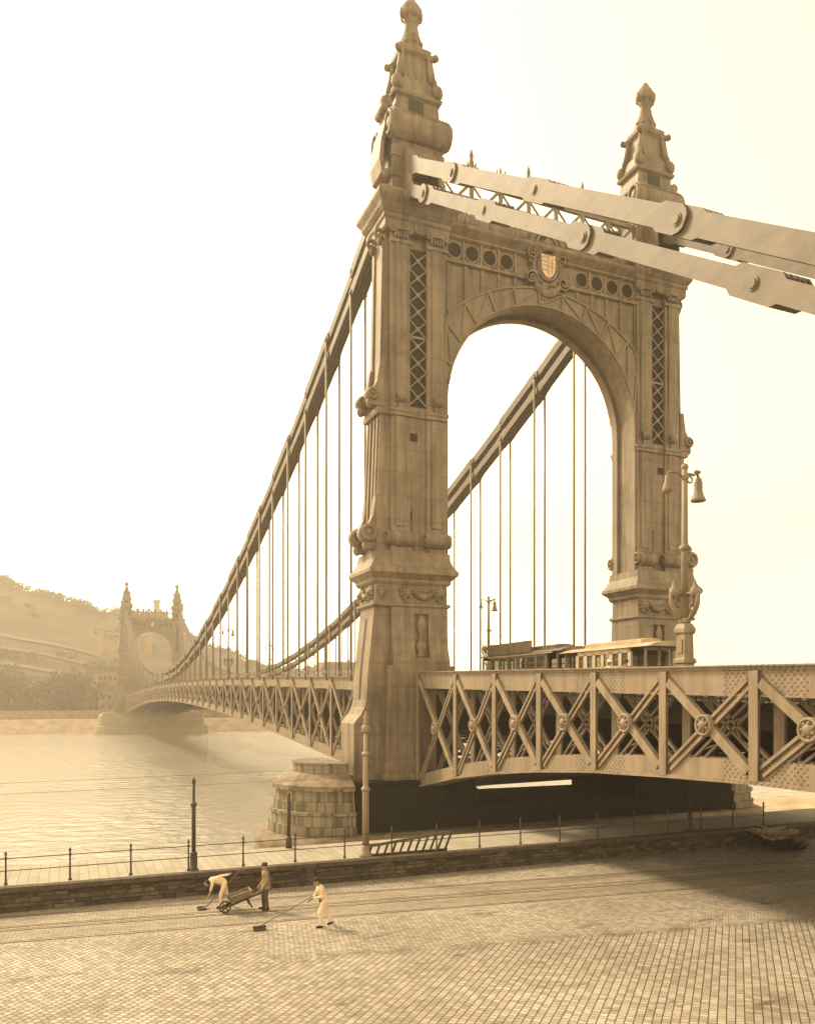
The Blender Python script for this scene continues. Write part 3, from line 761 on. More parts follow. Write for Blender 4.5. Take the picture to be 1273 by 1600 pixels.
for i in range(1,N6):
    q = M(); x = XI0+i*wx
    q.lathe(x,Y0-1.1,[(.26,zt+.1),(.2,zt+.35),(.42,zt+.6),(.5,zt+.85),(.4,zt+1.0)] + ([(.22,zt+1.15),(.12,zt+1.6),(.16,zt+1.8),(.03,zt+2.3)] if i%2 else [(.14,zt+1.1),(.04,zt+1.6)]),10)
    for t in range(5): a = 2*math.pi*t/5; q.path([(x+.3*math.cos(a),Y0-1.1+.3*math.sin(a),zt+.8),(x+.5*math.cos(a),Y0-1.1+.5*math.sin(a),zt+1.05),(x+.46*math.cos(a),Y0-1.1+.46*math.sin(a),zt+1.3)],[.08,.06,.02],5)
    part(q,'finial',STEEL,xbeam)

# masonry pier
def make_pier():
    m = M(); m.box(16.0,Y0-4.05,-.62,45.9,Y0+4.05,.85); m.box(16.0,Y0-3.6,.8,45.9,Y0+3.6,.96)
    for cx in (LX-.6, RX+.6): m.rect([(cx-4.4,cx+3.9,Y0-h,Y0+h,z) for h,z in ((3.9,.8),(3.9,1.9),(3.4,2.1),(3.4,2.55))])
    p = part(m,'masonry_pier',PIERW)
    for cx, a0 in ((16.0,math.pi/2),(45.9,-math.pi/2)):
        q = M()
        q.lathe(cx,Y0,[(4.30,-.55),(4.30,.0),(4.12,.03),(4.12,.62),(4.24,.66),(4.24,.84),(3.96,.87),(3.96,1.42),(3.80,1.46),(3.80,2.08),(4.04,2.12),(4.04,2.28)],80,False,a0,a0+math.pi)
        nose = part(q,'pier_nose',PIER,p)
        q = M(); q.lathe(cx,Y0,[(4.02,2.281),(4.02,2.42),(2.75,3.1)],80,False,a0,a0+math.pi); part(q,'pier_skirt',bpy.data.materials.get('weathered_footing_stone') or flat_mat('weathered_footing_stone',.20,.5,1.2),p)
        q = M(); q.lathe(cx,Y0,[(2.72,3.1),(2.72,3.62),(2.8,3.64),(2.8,3.74)],80,False,a0,a0+math.pi); part(q,'pier_cap',PIER,p)
    q = M()
    def track(r0, r1, z0, z1):
        ring = lambda r,z: [(16.0-r*math.sin(t),Y0+r*math.cos(t),z) for t in [math.pi*i/24 for i in range(25)]] + [(45.9+r*math.sin(t),Y0-r*math.cos(t),z) for t in [math.pi*i/24 for i in range(25)]]
        return ring
    g = track(0,0,0,0)
    q.loft([g(5.6,-7),g(5.15,-1.5),g(5.1,-1.35),g(5.15,-1.2),g(5.12,-.95),g(4.95,-.72),g(4.7,-.6),g(4.0,-.55)], True)
    part(q,'pier_footing',bpy.data.materials['weathered_footing_stone'],p)
    return p
pier = make_pier()

# the portal is 2.9 m deep behind its front plane
for o in legs+spires+[arch, frz, xbeam]:
    for q in [o]+list(o.children_recursive):
        for v in q.data.vertices: v.co.y = 48.3+(v.co.y-48.3)*.77
# bearing beam over the pier
m = M(); m.prism([(23.6,1.02),(29,1.28),(36.6,1.42),(38.4,1.42),(38.4,3.2),(23.6,3.2)],'y',53.2,53.8); part(m,'bearing_beam',bpy.data.materials['shade_painted_underdeck'] if 'shade_painted_underdeck' in bpy.data.materials else DARK)
# the same portal on the far side of the river
for o in legs+spires+[arch, frz, arms, xbeam]:
    c = copy_tree(o, bridge); c.matrix_parent_inverse = INV; c.location.y += SPAN
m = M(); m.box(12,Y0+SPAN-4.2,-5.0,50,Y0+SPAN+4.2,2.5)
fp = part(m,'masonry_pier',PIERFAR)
q = M(); g = lambda r,z: [(15.0-r*math.sin(t),Y0+SPAN+r*math.cos(t),z) for t in [math.pi*i/20 for i in range(21)]] + [(47+r*math.sin(t),Y0+SPAN-r*math.cos(t),z) for t in [math.pi*i/20 for i in range(21)]]
q.loft([g(6.6,-7),g(6.0,-3.4),g(6.1,-3.3),g(5.9,-2.9),g(4.6,-2.7),g(4.5,1.2),g(3.6,1.9),g(2.6,2.4)],False)
part(q,'pier_footing',PIERFAR,fp)

# chains: packs of eyebars on pins
ZU = lambda y: 14.0+.001452*(y-(Y0+SPAN/2))**2
def eyebar(m, x, p, q, par, depth=.72, head=1.0, wd=.115):
    """p, q = (y, z) of the two pins; par shifts the plates so that neighbours interleave"""
    a = Vector((0,p[0],p[1])); b = Vector((0,q[0],q[1])); d = (b-a).normalized(); nrm = Vector((0,-d.z,d.y)); L = (b-a).length
    hl = min(1.4, L*.18); prof = [(-.45,.18),(-.3,.34),(0,.46),(hl*.75,.46),(hl*.75+.28,depth/head/2),(L-hl*.75-.28,depth/head/2),(L-hl*.75,.46),(L,.46),(L+.3,.34),(L+.45,.18)]
    up = [a+d*t+nrm*h*head for t,h in prof]; dn = [a+d*t-nrm*h*head for t,h in reversed(prof)]
    poly = [(v.y,v.z) for v in up+dn]
    for o in ((-.52,-.26,0,.26,.52) if par else (-.39,-.13,.13,.39)): m.prism(poly,'x',x+o-wd/2,x+o+wd/2)
def pin(m, x, p, r=.2, e=.60):
    m.tube((x-e-.05,p[0],p[1]),(x+e+.05,p[0],p[1]),r*.8,n=14); m.tube((x-e,p[0],p[1]),(x+e,p[0],p[1]),r*1.15,n=16)
NODES = [Y0+2.4+6.5*i for i in range(45)]
for cx in (LX-.45, RX+.45):
    for up in (True, False):
        P_ = [(y, ZU(y)-(0 if up else 1.55)) for y in NODES]
        head = epart('chain')
        for i,(a,b) in enumerate(zip(P_,P_[1:])):
            q = M(); eyebar(q,cx,a,b,i%2 == 0,.74 if up else .68,.88); pin(q,cx,a,.15); part(q,'eyebar',CHAIN,head)
    # back stays, down to the anchorage on this bank
    for up in (True, False):
        ys = [47.4,41.4,32.5,22.9,13.5,4,-6] if up else [47.6,45.4,37.5,28.6,19.4,10,0.5,-7]
        P_ = [(y, (41.75-.697*(47.0-y)) if up else (40.35-.692*(47.4-y))) for y in ys]
        head = epart('chain')
        for i,(a,b) in enumerate(zip(P_,P_[1:])):
            q = M(); eyebar(q,cx,a,b,i%2 == 0,.80 if up else .70,1.10); pin(q,cx,b,.20,.62); part(q,'eyebar',CHAIN,head)

# girders
ZT = lambda y: 11.45-.000108*(y-(Y0+SPAN/2))**2 if y > Y0 else 9.45-.0235*(Y0-3-y)
ZBm = lambda y: 7.35-.00027*(y-(Y0+SPAN/2))**2
def ZBs(y):
    pts = [(-8,4.3),(2,4.75),(11,4.95),(19.8,4.92),(24.1,4.78),(28.5,4.58),(32.8,4.24),(37.1,3.78),(41.75,3.12),(47.15,2.08)]
    for (a,za),(b,zb) in zip(pts,pts[1:]):
        if y <= b: return za+(zb-za)*(y-a)/(b-a)
    return 2.08
SIDE = [47.15,41.74,37.12,32.77,28.46,24.12,19.78,15.44,11.1,6.76,2.42,-1.92]
def ribbon(m, xa, xb, ys, lo, hi):
    m.loft([[(xa,y,lo(y)),(xb,y,lo(y)),(xb,y,hi(y)),(xa,y,hi(y))] for y in ys], False)
def girder(xo, sg, ys, ZB, near):
    """xo: outer web plane, sg: outward direction; the second web lies a metre inside"""
    g = epart('truss_girder'); xi = xo-sg*1.0
    fine = sorted(set(ys) | {(a+b)/2 for a,b in zip(ys,ys[1:])})
    if not near: fine = [Y0+3]+fine if fine[0] > Y0 else fine
    m = M()
    for x in (xo, xi): ribbon(m, x-.03, x+.03, fine, lambda y: ZT(y)-.98, lambda y: ZT(y)-.02)
    ribbon(m, min(xo+sg*.22,xi-sg*.22), max(xo+sg*.22,xi-sg*.22), fine, lambda y: ZT(y)-.02, lambda y: ZT(y)+.035)
    for x in (xo,xi):
        ribbon(m, x-.09, x+.09, fine, lambda y: ZT(y)-1.02, lambda y: ZT(y)-.94); ribbon(m, x+sg*.02, x+sg*.10, fine, lambda y: ZT(y)-.13, lambda y: ZT(y)-.022)
    part(m,'top_chord',CHORD,g)
    m = M()
    for x in (xo, xi): ribbon(m, x-.03, x+.03, fine, lambda y: ZB(y)+.06, lambda y: ZB(y)+.80)
    ribbon(m, min(xo+sg*.25,xi-sg*.25), max(xo+sg*.25,xi-sg*.25), fine, ZB, lambda y: ZB(y)+.06)
    ribbon(m, min(xo+sg*.02,xo+sg*.18), max(xo+sg*.02,xo+sg*.18), fine, lambda y: ZB(y)+.055, lambda y: ZB(y)+.13)
    part(m,'bottom_chord',CHORD,g)
    for i,y in enumerate(ys):
        m = M(); z0, z1 = ZB(y)+.10, ZT(y)-.16
        m.box(min(xo+sg*.03,xo+sg*.17),y-.13,z0,max(xo+sg*.03,xo+sg*.17),y+.13,z1)
        m.box(min(xo+sg*.17,xo+sg*.20),y-.19,z0,max(xo+sg*.17,xo+sg*.20),y+.19,z1)
        m.box(xi-.06,y-.22,z0+.1,xi+.06,y+.22,z1)
        part(m,'vertical',STEEL,g)
    for a,b in zip(ys,ys[1:]):
        far, nr = max(a,b), min(a,b)
        d0 = (far-.25, ZT(far)-.55), (nr+.25, ZB(nr)+.42)     # falls towards this bank
        d1 = (far-.25, ZB(far)+.42), (nr+.25, ZT(nr)-.55)
        m = M(); x = xo+sg*.14
        m.bar((x,)+d0[0],(x,)+d0[1],.05,.36,(1,0,0)) if False else None
        A,B_ = Vector((x,)+d0[0]), Vector((x,)+d0[1]); dd = (B_-A).normalized(); up = Vector((sg,0,0)).cross(dd)
        m.bar(A,B_,.10,.34,up)
        m.bar(A-Vector((sg*.06,0,0))+up*.15,B_-Vector((sg*.06,0,0))+up*.15,.2,.05,up); m.bar(A-Vector((sg*.06,0,0))-up*.15,B_-Vector((sg*.06,0,0))-up*.15,.2,.05,up)
        A2,B2 = Vector((xi,)+d0[0]), Vector((xi,)+d0[1])
        m.bar(A2+up*.16,B2+up*.16,.14,.10,up); m.bar(A2-up*.16,B2-up*.16,.14,.10,up)
        L = (B2-A2).length; nn = int(L/.8)
        for j in range(nn): m.bar(A2+dd*(j*L/nn)+up*.16*(1 if j%2 else -1), A2+dd*((j+1)*L/nn)-up*.16*(1 if j%2 else -1), .06,.06,up)
        part(m,'diagonal',STEEL,g)
        m = M(); x = xo+sg*.05
        A,B_ = Vector((x,)+d1[0]), Vector((x,)+d1[1]); dd = (B_-A).normalized(); up = Vector((sg,0,0)).cross(dd)
        for e in (-.13,.13): m.bar(A+up*e,B_+up*e,.14,.11,up)
        m.bar(A-Vector((sg*.06,0,0)),B_-Vector((sg*.06,0,0)),.03,.2,up)
        A2,B2 = Vector((xi,)+d1[0]), Vector((xi,)+d1[1]); L = (B2-A2).length; nn = int(L/.8)
        m.bar(A2+up*.16,B2+up*.16,.14,.10,up); m.bar(A2-up*.16,B2-up*.16,.14,.10,up)
        for j in range(nn): m.bar(A2+dd*(j*L/nn)+up*.16*(1 if j%2 else -1), A2+dd*((j+1)*L/nn)-up*.16*(1 if j%2 else -1), .06,.06,up)
        part(m,'diagonal',STEEL,g)
        m = M()                          # boss where the diagonals cross
        t = .5; c = (far+nr)/2; zc = (ZT(far)+ZB(nr)+ZT(nr)+ZB(far))/4-.06
        x = xo+sg*.2; rr = .40 if near else .30
        m.tube((x-sg*.15,c,zc),(x+sg*.06,c,zc),rr,n=20); m.torus((x+sg*.06,c,zc),rr*.84,rr*.15,'x',20,7)
        m.ball((x+sg*.06,c,zc),(.14,rr*.5,rr*.5),12,7)
        for j in range(7): a_ = 2*math.pi*j/7; m.ball((x+sg*.08,c+rr*.52*math.cos(a_),zc+rr*.52*math.sin(a_)),(.07,rr*.17,rr*.17),6,4)
        part(m,'rosette',STEEL,g)
    return g
XO = 20.7; XF = 2*BX-20.7
girder(XO,-1,SIDE,ZBs,True); girder(XF,1,SIDE,ZBs,True)
MAIN = [y for y in NODES if y > 58]
girder(XO,-1,[NODES[1]-6.5+.9]+NODES[1:],ZBm,False); girder(XF,1,[NODES[1]-6.5+.9]+NODES[1:],ZBm,False)

# hangers: a pair of rods at each panel point
for cx in (LX-.45, RX+.45):
    for i,y in enumerate(NODES[1:-1]):
        if ZU(y)-1.55 < ZT(y)+.5: continue
        m = M()
        z1 = ZU(y) if i % 2 else ZU(y)-1.55
        for e in (-.58,.58):
            m.tube((cx+e,y,ZT(y)-.3),(cx+e,y,z1),.10,n=8); m.tube((cx+e,y,ZT(y)+.02),(cx+e,y,ZT(y)+.5),.12,n=8)
        m.box(cx-.72,y-.14,z1-.25,cx+.72,y+.14,z1-.12)
        part(m,'hanger',STEEL)

# deck: floor plate, stringers and cross girders; footway railings just inside the girders
fy = SIDE[::-1]+[Y0,Y0+4]+NODES[1:]
ZD = lambda y: ZT(y)-1.28
m = M(); ribbon(m, XO+1.6, XF-1.6, fy, lambda y: ZD(y)-.22, ZD)
for x in (XO+1.65, XF-1.65): ribbon(m, x-.06, x+.06, fy, lambda y: ZD(y)-.95, lambda y: ZD(y)+.02)
for i in range(5): x = XO+4+i*(XF-XO-8)/4; ribbon(m, x-.1, x+.1, fy, lambda y: ZD(y)-.8, lambda y: ZD(y)-.2)
deck = part(m,'deck',flat_mat('dark_deck',.04,.4,2))  # floor plate and stringers share one very dark tone
for y in SIDE+NODES[1:]:
    m = M(); ZB = ZBs if y < Y0 else ZBm
    z0 = max(ZD(y)-2.4, ZB(y)+1.0)
    m.box(XO+1.1,y-.06,z0,XF-1.1,y+.06,ZD(y)-.2); m.box(XO+1.1,y-.2,z0-.06,XF-1.1,y+.2,z0)
    for s,x0 in ((1,XO+1.1),(-1,XF-1.1)):       # deep end plates and struts down to the lower chord
        m.prism([(x0,ZD(y)-.2),(x0+s*1.7,ZD(y)-.2),(x0+s*1.7,z0),(x0+s*1.1,ZB(y)+.9),(x0,ZB(y)+.5)],'y',y-.05,y+.05)
        m.bar((x0+s*.4,y,ZB(y)+.5),(x0+s*8.5,y,z0),.16,.2)
    m.box(XO+1.1,y-.15,ZB(y)+.30,XF-1.1,y+.15,ZB(y)+.55)
    part(m,'cross_girder',paint_mat('shade_painted_underdeck',.03,.6) if 'shade_painted_underdeck' not in bpy.data.materials else bpy.data.materials['shade_painted_underdeck'],deck)  # girder paint darkened to hold the shade under the deck
for prs in ([(a,b,ZBs) for a,b in zip(SIDE,SIDE[1:])],[(a,b,ZBm) for a,b in zip(NODES[1:],NODES[2:])]):
  m = M()
  for a,b,ZB in prs:     # lower wind bracing
      for q_ in range(3):
        x0 = XO+1+q_*(XF-XO-2)/3; x1 = XO+1+(q_+1)*(XF-XO-2)/3
        m.bar((x0,a,ZB(a)+.4),(x1,b,ZB(b)+.4),.22,.2); m.bar((x1,a,ZB(a)+.4),(x0,b,ZB(b)+.4),.22,.2)
  part(m,'wind_bracing',bpy.data.materials['shade_painted_underdeck'],deck)
for x in (XO+1.7, XF-1.7):
    m = M(); rng = [y for y in fy if y < 75]
    ribbon(m, x-.04,x+.04, rng, lambda y: ZD(y)+1.0, lambda y: ZD(y)+1.07); ribbon(m, x-.03,x+.03, rng, lambda y: ZD(y)+.1, lambda y: ZD(y)+.15); ribbon(m, x-.03,x+.03, rng, lambda y: ZD(y)+.55, lambda y: ZD(y)+.6)
    rail = part(m,'footway_railing',DARK)
    m = M(); y = -1.5
    while y < 72:
        m.tube((x,y,ZD(y)),(x,y,ZD(y)+1.02),.028,n=5); m.ball((x,y,ZD(y)+.33),(.05,.05,.10),6,4); m.ball((x,y,ZD(y)+.78),(.05,.05,.08),6,4)
        y += .32 if y < 48 else .6
    o = part(m,'balusters',DARK,rail); o['kind'] = 'stuff'

# ------------------------------------------------------------------ things on the far bank
CREAM = flat_mat('pale_render', .30, .2, .4); ROOF = flat_mat('slate_roof', .16, .3, .6); TEMPLE = flat_mat('white_temple_stone', .42, .15, .5)
t = empty('colonnade', (26.1,430,33.4)); tag(t, 'white curved colonnade of tall columns on the wooded hillside above the far bridge tower', 'colonnade')
m = M(); arcp = [(11*math.cos(a), -7*math.sin(a)) for a in [math.pi*(i/24) for i in range(25)]]
def arcring(r0, r1, z0, z1):
    m_ = M(); m_.loft([[(c*(r0/11),-d*(r0/11),z0),(c*(r1/11),-d*(r1/11),z0),(c*(r1/11),-d*(r1/11),z1),(c*(r0/11),-d*(r0/11),z1)] for c,d in arcp], False); return m_
arcring(9.6,12,-3,0).build('podium', TEMPLE, t); arcring(9.8,11.8,7.0,8.4).build('entablature', TEMPLE, t)
for i in range(13):
    a = math.pi*i/12; m = M(); m.lathe(10.8*math.cos(a),6.9*math.sin(a),[(.55,0),(.48,.3),(.42,6.5),(.6,7.0)],10); m.build('column', TEMPLE, t)
for a in (-1,1): m = M(); m.box(a*11.6-1.3,-1.2,-3,a*11.6+1.3,1.6,8.2); m.box(a*11.6-1.6,-1.5,8.2,a*11.6+1.6,1.9,8.8); m.build('end_pavilion', TEMPLE, t)
def house(x, y, z, w_, d_, h, roof, label, name='riverside_house', rows=2, n=5):
    t = empty(name, (x,y,z)); tag(t, label, 'house')
    m = M(); m.box(-w_/2,-d_/2,-2,w_/2,d_/2,h); m.box(-w_/2-.3,-d_/2-.3,h-.5,w_/2+.3,d_/2+.3,h-.1); m.build('wall', CREAM, t)
    m = M(); m.prism([(-w_/2-.6,h),(w_/2+.6,h),(w_/2-2,h+roof),(-w_/2+2,h+roof)],'y',-d_/2-.6,d_/2+.6); r_ = m.build('roof', ROOF, t)
    m = M(); m.box(w_*.2,-.6,h+roof*.6,w_*.2+1.1,.5,h+roof+1.6); m.build('chimney', CREAM, r_)
    for j in range(rows):
        for i in range(n):
            m = M(); cx, cz = -w_/2+(i+.5)*w_/n, 1.2+j*(h-1)/rows+1.0; m.box(cx-.55,-d_/2-.06,cz-.8,cx+.55,-d_/2+.05,cz+.8); wi = m.build('window', DARK, t)
            m = M(); m.box(cx-.7,-d_/2-.14,cz-1.0,cx+.7,-d_/2-.02,cz-.82); m.build('sill', CREAM, wi)
house(19.5,382,2.6,15,9,8.8,2.2,'lower pale two storey house at the hill foot beside the far tower')
house(17.5,399,11,11,8,9.8,1.8,'upper pale house standing above the other one on the hill foot beside the far tower')
house(136,420,16,24,12,7.5,4.5,'wide pale building with dark hipped roof on the far bank behind the hangers','riverside_building',2,8)
house(168,425,12,14,12,9,3.5,'narrow building right of the wide hipped roof house on the far bank','riverside_building',2,4)
t = empty('hilltop_fort', (63,640,62)); tag(t, 'pale blocky stone fort with a square tower on the hill crest between the far spires', 'fort')
m = M(); m.box(-6,-5,-6,6.5,5,12.5); 
for i in range(6): m.box(-6+i*2.2,-5.2,12.5,-5+i*2.2,-4.6,13.6)
m.build('rampart', CREAM, t); m = M(); m.box(-3.6,-2,10,.8,2,21); m.box(-4,-2.4,20.4,1.2,2.4,21.6); m.build('tower', CREAM, t)

# ------------------------------------------------------------------ promenade furniture
t = empty('promenade_railing', (11,32.8,.9)); tag(t, 'thin iron railing of posts and two rails along the edge of the promenade', 'railing')
for i in range(-12,17):
    x = .03+2.17*i-11; m = M()
    m.lathe(x,0,[(.07,0),(.07,.05),(.04,.10),(.032,.5),(.05,.52),(.032,.56),(.03,.93),(.055,.95),(.055,1.0),(.03,1.03),(.03,1.08),(.055,1.14),(.02,1.22),(.006,1.26)],8)
    m.build('post', IRON, t)
for z in (.52,.97):
    m = M(); m.tube((-37,0,z),(23.9,0,z),.019,n=6); m.build('rail', IRON, t)
def post(name, x, y, label, prof, mat, caps=()):
    t = empty(name, (x,y,.8)); tag(t, label, 'post')
    m = M(); m.lathe(0,0,prof,14); m.build('shaft', mat, t)
    for nm, pr in caps: m = M(); m.lathe(0,0,pr,14); m.build(nm, mat, t)
    return t
post('tram_wire_post', 12.0,33.25,'tall pale iron post with ring collars and a pointed cap beside the ladder',
     [(.15,.5),(.145,2.9),(.125,3.0),(.115,4.4),(.10,4.5),(.095,5.7)],POST,
     [('base',[(.27,0),(.27,.12),(.2,.18),(.19,.42),(.16,.5)]),('collar',[(.15,2.86),(.2,2.92),(.2,3.0),(.13,3.08)]),('collar',[(.12,4.42),(.18,4.48),(.18,4.55),(.1,4.62)]),
      ('collar',[(.1,5.42),(.2,5.5),(.17,5.62),(.2,5.7),(.1,5.8)]),('finial',[(.09,5.76),(.13,5.9),(.07,6.02),(.11,6.12),(.05,6.25),(.02,6.4)])])
post('tram_wire_post', 4.62,33.15,'dark iron post with a thick base standing alone at the railing left of the wheelbarrow',
     [(.085,.75),(.078,2.6),(.06,2.7),(.055,3.6)],IRON,
     [('base',[(.2,0),(.2,.06),(.15,.1),(.14,.68),(.16,.72),(.1,.78)]),('collar',[(.08,2.56),(.12,2.62),(.12,2.7),(.06,2.78)]),('finial',[(.05,3.5),(.09,3.58),(.05,3.68),(.02,3.78)])])
post('mooring_post', 9.41,36.6,'short plain dark post at the river edge in front of the round pier nose',
     [(.085,.5),(.075,2.5),(.03,2.56)],IRON,[('base',[(.15,0),(.14,.45),(.09,.55)])])
post('lamp_post', 30.1,31.06+2.2,'black iron post in the shade under the bridge at the railing',
     [(.085,.85),(.07,5.0),(.05,5.3)],IRON,[('base',[(.2,0),(.2,.1),(.14,.2),(.13,.8),(.09,.88)]),('collar',[(.08,2.3),(.12,2.36),(.12,2.44),(.07,2.5)])])
WOOD = flat_mat('weathered_wood', .055, .5, 6); WOODP = flat_mat('pale_wood', .12, .4, 6)
t = empty('ladder', (11.95,33.15,.82)); tag(t, 'long tapered wooden ladder lying on its edge against the promenade railing', 'ladder')
m = M(); m.bar((0,0,.04),(3.95,0,.04),.06,.11); m.build('stile', WOOD, t)
m = M(); m.bar((0,.02,.42),(3.99,-.16,.85),.06,.12); m.build('stile', WOODP, t)
for i in range(11):
    x = .14+i*.37; f = x/3.95; m = M(); m.bar((x,0,.05),(x+.16+.12*f,.02-.18*f,.43+.43*(x+.2)/3.95),.085,.07,(0,1,0)); m.build('rung', WOOD, t)
for i,(z0,z1,lab) in enumerate(((4.95,4.72,'upper thin overhead wire running along the promenade over the river'),(4.62,4.30,'lower thin overhead wire running along the promenade over the river'))):
    m = M(); pts = [(-60+j*3.6,33.25,z0+.6-(j/20)*(z0+.6-z1)-.5*math.sin(math.pi*j/20)) for j in range(21)]; pts += [(12+j*1.4,33.25+j*1.2,z1-.15*math.sin(math.pi*j/5)-.03*j) for j in range(1,8)]
    tag(m.path(pts,.006,5).build('overhead_wire', IRON), lab, 'wire')
# scrub at the end of the wall
def fronds(n, L, sp, r0):
    m = M()
    for i in range(n):
        a = random.uniform(0,2*math.pi); el = random.uniform(.75,1.45); ln = L*random.uniform(.6,1.15); ox, oy = random.gauss(0,r0), random.gauss(0,r0)
        pts = [(ox+math.cos(a)*ln*t*math.cos(el*(1-t*.6)), oy+math.sin(a)*ln*t*math.cos(el*(1-t*.6)), ln*(t*math.sin(el)-.42*t*t)) for t in [j/8 for j in range(9)]]
        for j in range(1,9):
            p = Vector(pts[j]); d = (p-Vector(pts[j-1])).normalized(); sd_ = d.cross(Vector((0,0,1))).normalized(); l = sp*math.sin(math.pi*(j+.8)/10)
            for s in (-1,1): tip = p+sd_*s*l+d*l*.5-Vector((0,0,l*.3)); m.add([p-d*.05, tip, p+d*.07],[(0,1,2)])
        m.path(pts,.012,4)
    return m
PALE = flat_mat('pale_fern', .62, .5, 5); DKL = flat_mat('dark_shrub_leaf', .05, .6, 6)
t = empty('fern_shrub', (33.9,31.6,0)); tag(t, 'pale spiky fern like shrub growing against the shaded right part of the quay wall', 'shrub')
fronds(42,1.15,.36,.20).build('foliage', PALE, t, (.1,-.2,.35)); fronds(130,.85,.22,.30).build('undergrowth', DKL, t, (.25,-.15,.0))
m = M(); [m.path([(random.gauss(0,.12),random.gauss(0,.1),0),(random.gauss(0,.2),random.gauss(0,.2),.7)],.03,5) for _ in range(6)]; m.build('stem', DKL, t)
t = empty('low_shrub', (33.9,30.5,0)); tag(t, 'dark low leafy shrub in front of the pale fern at the road edge', 'shrub')
fronds(120,.6,.16,.28).build('foliage', DKL, t); m = M(); [m.path([(random.gauss(0,.2),random.gauss(0,.2),0),(random.gauss(0,.3),random.gauss(0,.3),.4)],.02,5) for _ in range(6)]; m.build('stem', DKL, t)
m = M(); m.box(56,58,-7,150,66,-3.3); m.box(56,57.8,-3.3,150,66.2,-3.05); tag(m.build('lower_quay', BANK2), kind='structure')

# ------------------------------------------------------------------ lamps of the bridge
def mast(x, y, label):
    z = ZD(y); t = empty('lamp_mast', (x,y,z)); tag(t, label, 'lamp post')
    H_ = 9.2
    m = M(); m.lathe(0,0,[(.16,3.0),(.13,5.9),(.11,H_)],12); m.build('pole', STEEL, t)
    m = M(); m.stack(0,0,[(.36,.36,0),(.36,.36,.35),(.27,.27,.5),(.25,.25,1.45),(.31,.31,1.5),(.31,.31,1.62),(.24,.24,1.7),(.22,.22,2.6),(.29,.29,2.7),(.29,.29,2.85),(.2,.2,3.05)])
    for a in (-1,1):
        for zz in (1.0,2.15): m.cbox((a*.22,0,zz),(.10,.26,.55)); m.cbox((0,a*.22,zz),(.26,.10,.55))
    m.build('base', STEEL, t)
    for zz, r_ in ((3.0,.24),(5.9,.22),(H_-.5,.16)): m = M(); m.lathe(0,0,[(.1,zz),(r_,zz+.08),(r_,zz+.2),(.1,zz+.3)],10); m.build('collar', STEEL, t)
    m = M(); m.torus((.2,0,6.0),.13,.035,'y',12,5); m.build('ring', STEEL, t)
    for a in range(4):                                  # scrolled flower brackets round the foot of the pole
        c_, s_ = math.cos(a*math.pi/2), math.sin(a*math.pi/2); m = M()
        m.path([(c_*rr,s_*rr,zz) for rr,zz in ((.12,3.2),(.3,3.25),(.50,3.5),(.66,3.85),(.70,4.15),(.58,4.3),(.50,4.12),(.56,4.0))],[.06,.07,.08,.08,.07,.06,.05,.04],8)
        m.path([(c_*rr,s_*rr,zz) for rr,zz in ((.12,4.2),(.30,4.25),(.48,4.05),(.46,3.8),(.36,3.75))],[.07,.07,.06,.05,.04],7)
        m.lathe(c_*.56,s_*.56,[(.1,4.05),(.18,4.2),(.17,4.38),(.08,4.45),(.05,4.6),(.02,4.75)],9); m.build('flower_bracket', STEEL, t)
    m = M(); m.ball((0,0,H_+.05),.15,8,6); m.path([(0,0,H_-.55),(.2,0,H_-.2),(.45,0,H_-.22),(.62,0,H_-.12),(.68,0,H_-.3)],.06,7); m.torus((.25,0,H_-.42),.13,.04,'y',12,5); m.ball((.64,0,H_-.08),(.18,.09,.08),8,5)
    m.path([(0,0,H_-.5),(-.3,0,H_-.2),(-.75,0,H_-.2),(-.86,0,H_-.35)],.05,6); m.build('bracket', STEEL, t)
    m = M(); m.lathe(.68,0,[(.07,H_-.3),(.14,H_-.36),(.14,H_-.45),(.18,H_-.5),(.16,H_-.6),(.18,H_-.65),(.17,H_-.85),(.2,H_-.92),(.22,H_-1.02),(.30,H_-1.18),(.30,H_-1.24),(.1,H_-1.28)],12); m.build('lamp', STEEL, t)
    m = M(); m.lathe(-.86,0,[(.06,H_-.35),(.1,H_-.45),(.11,H_-.6),(.2,H_-.9),(.18,H_-1.0),(.05,H_-1.08)],10); m.build('lamp', STEEL, t)
mast(38,69.8,'tall lamp mast seen through the portal arch, with hanging lamp and flower brackets')
mast(22.9,126.5,'tall lamp mast on the near footway among the hangers left of the tower')
mast(38.8,166.5,'distant small lamp mast on the far footway near the lowest part of the chain')
mast(22.45,25.1,'big lamp mast with bell lantern standing in front of the far tower leg')

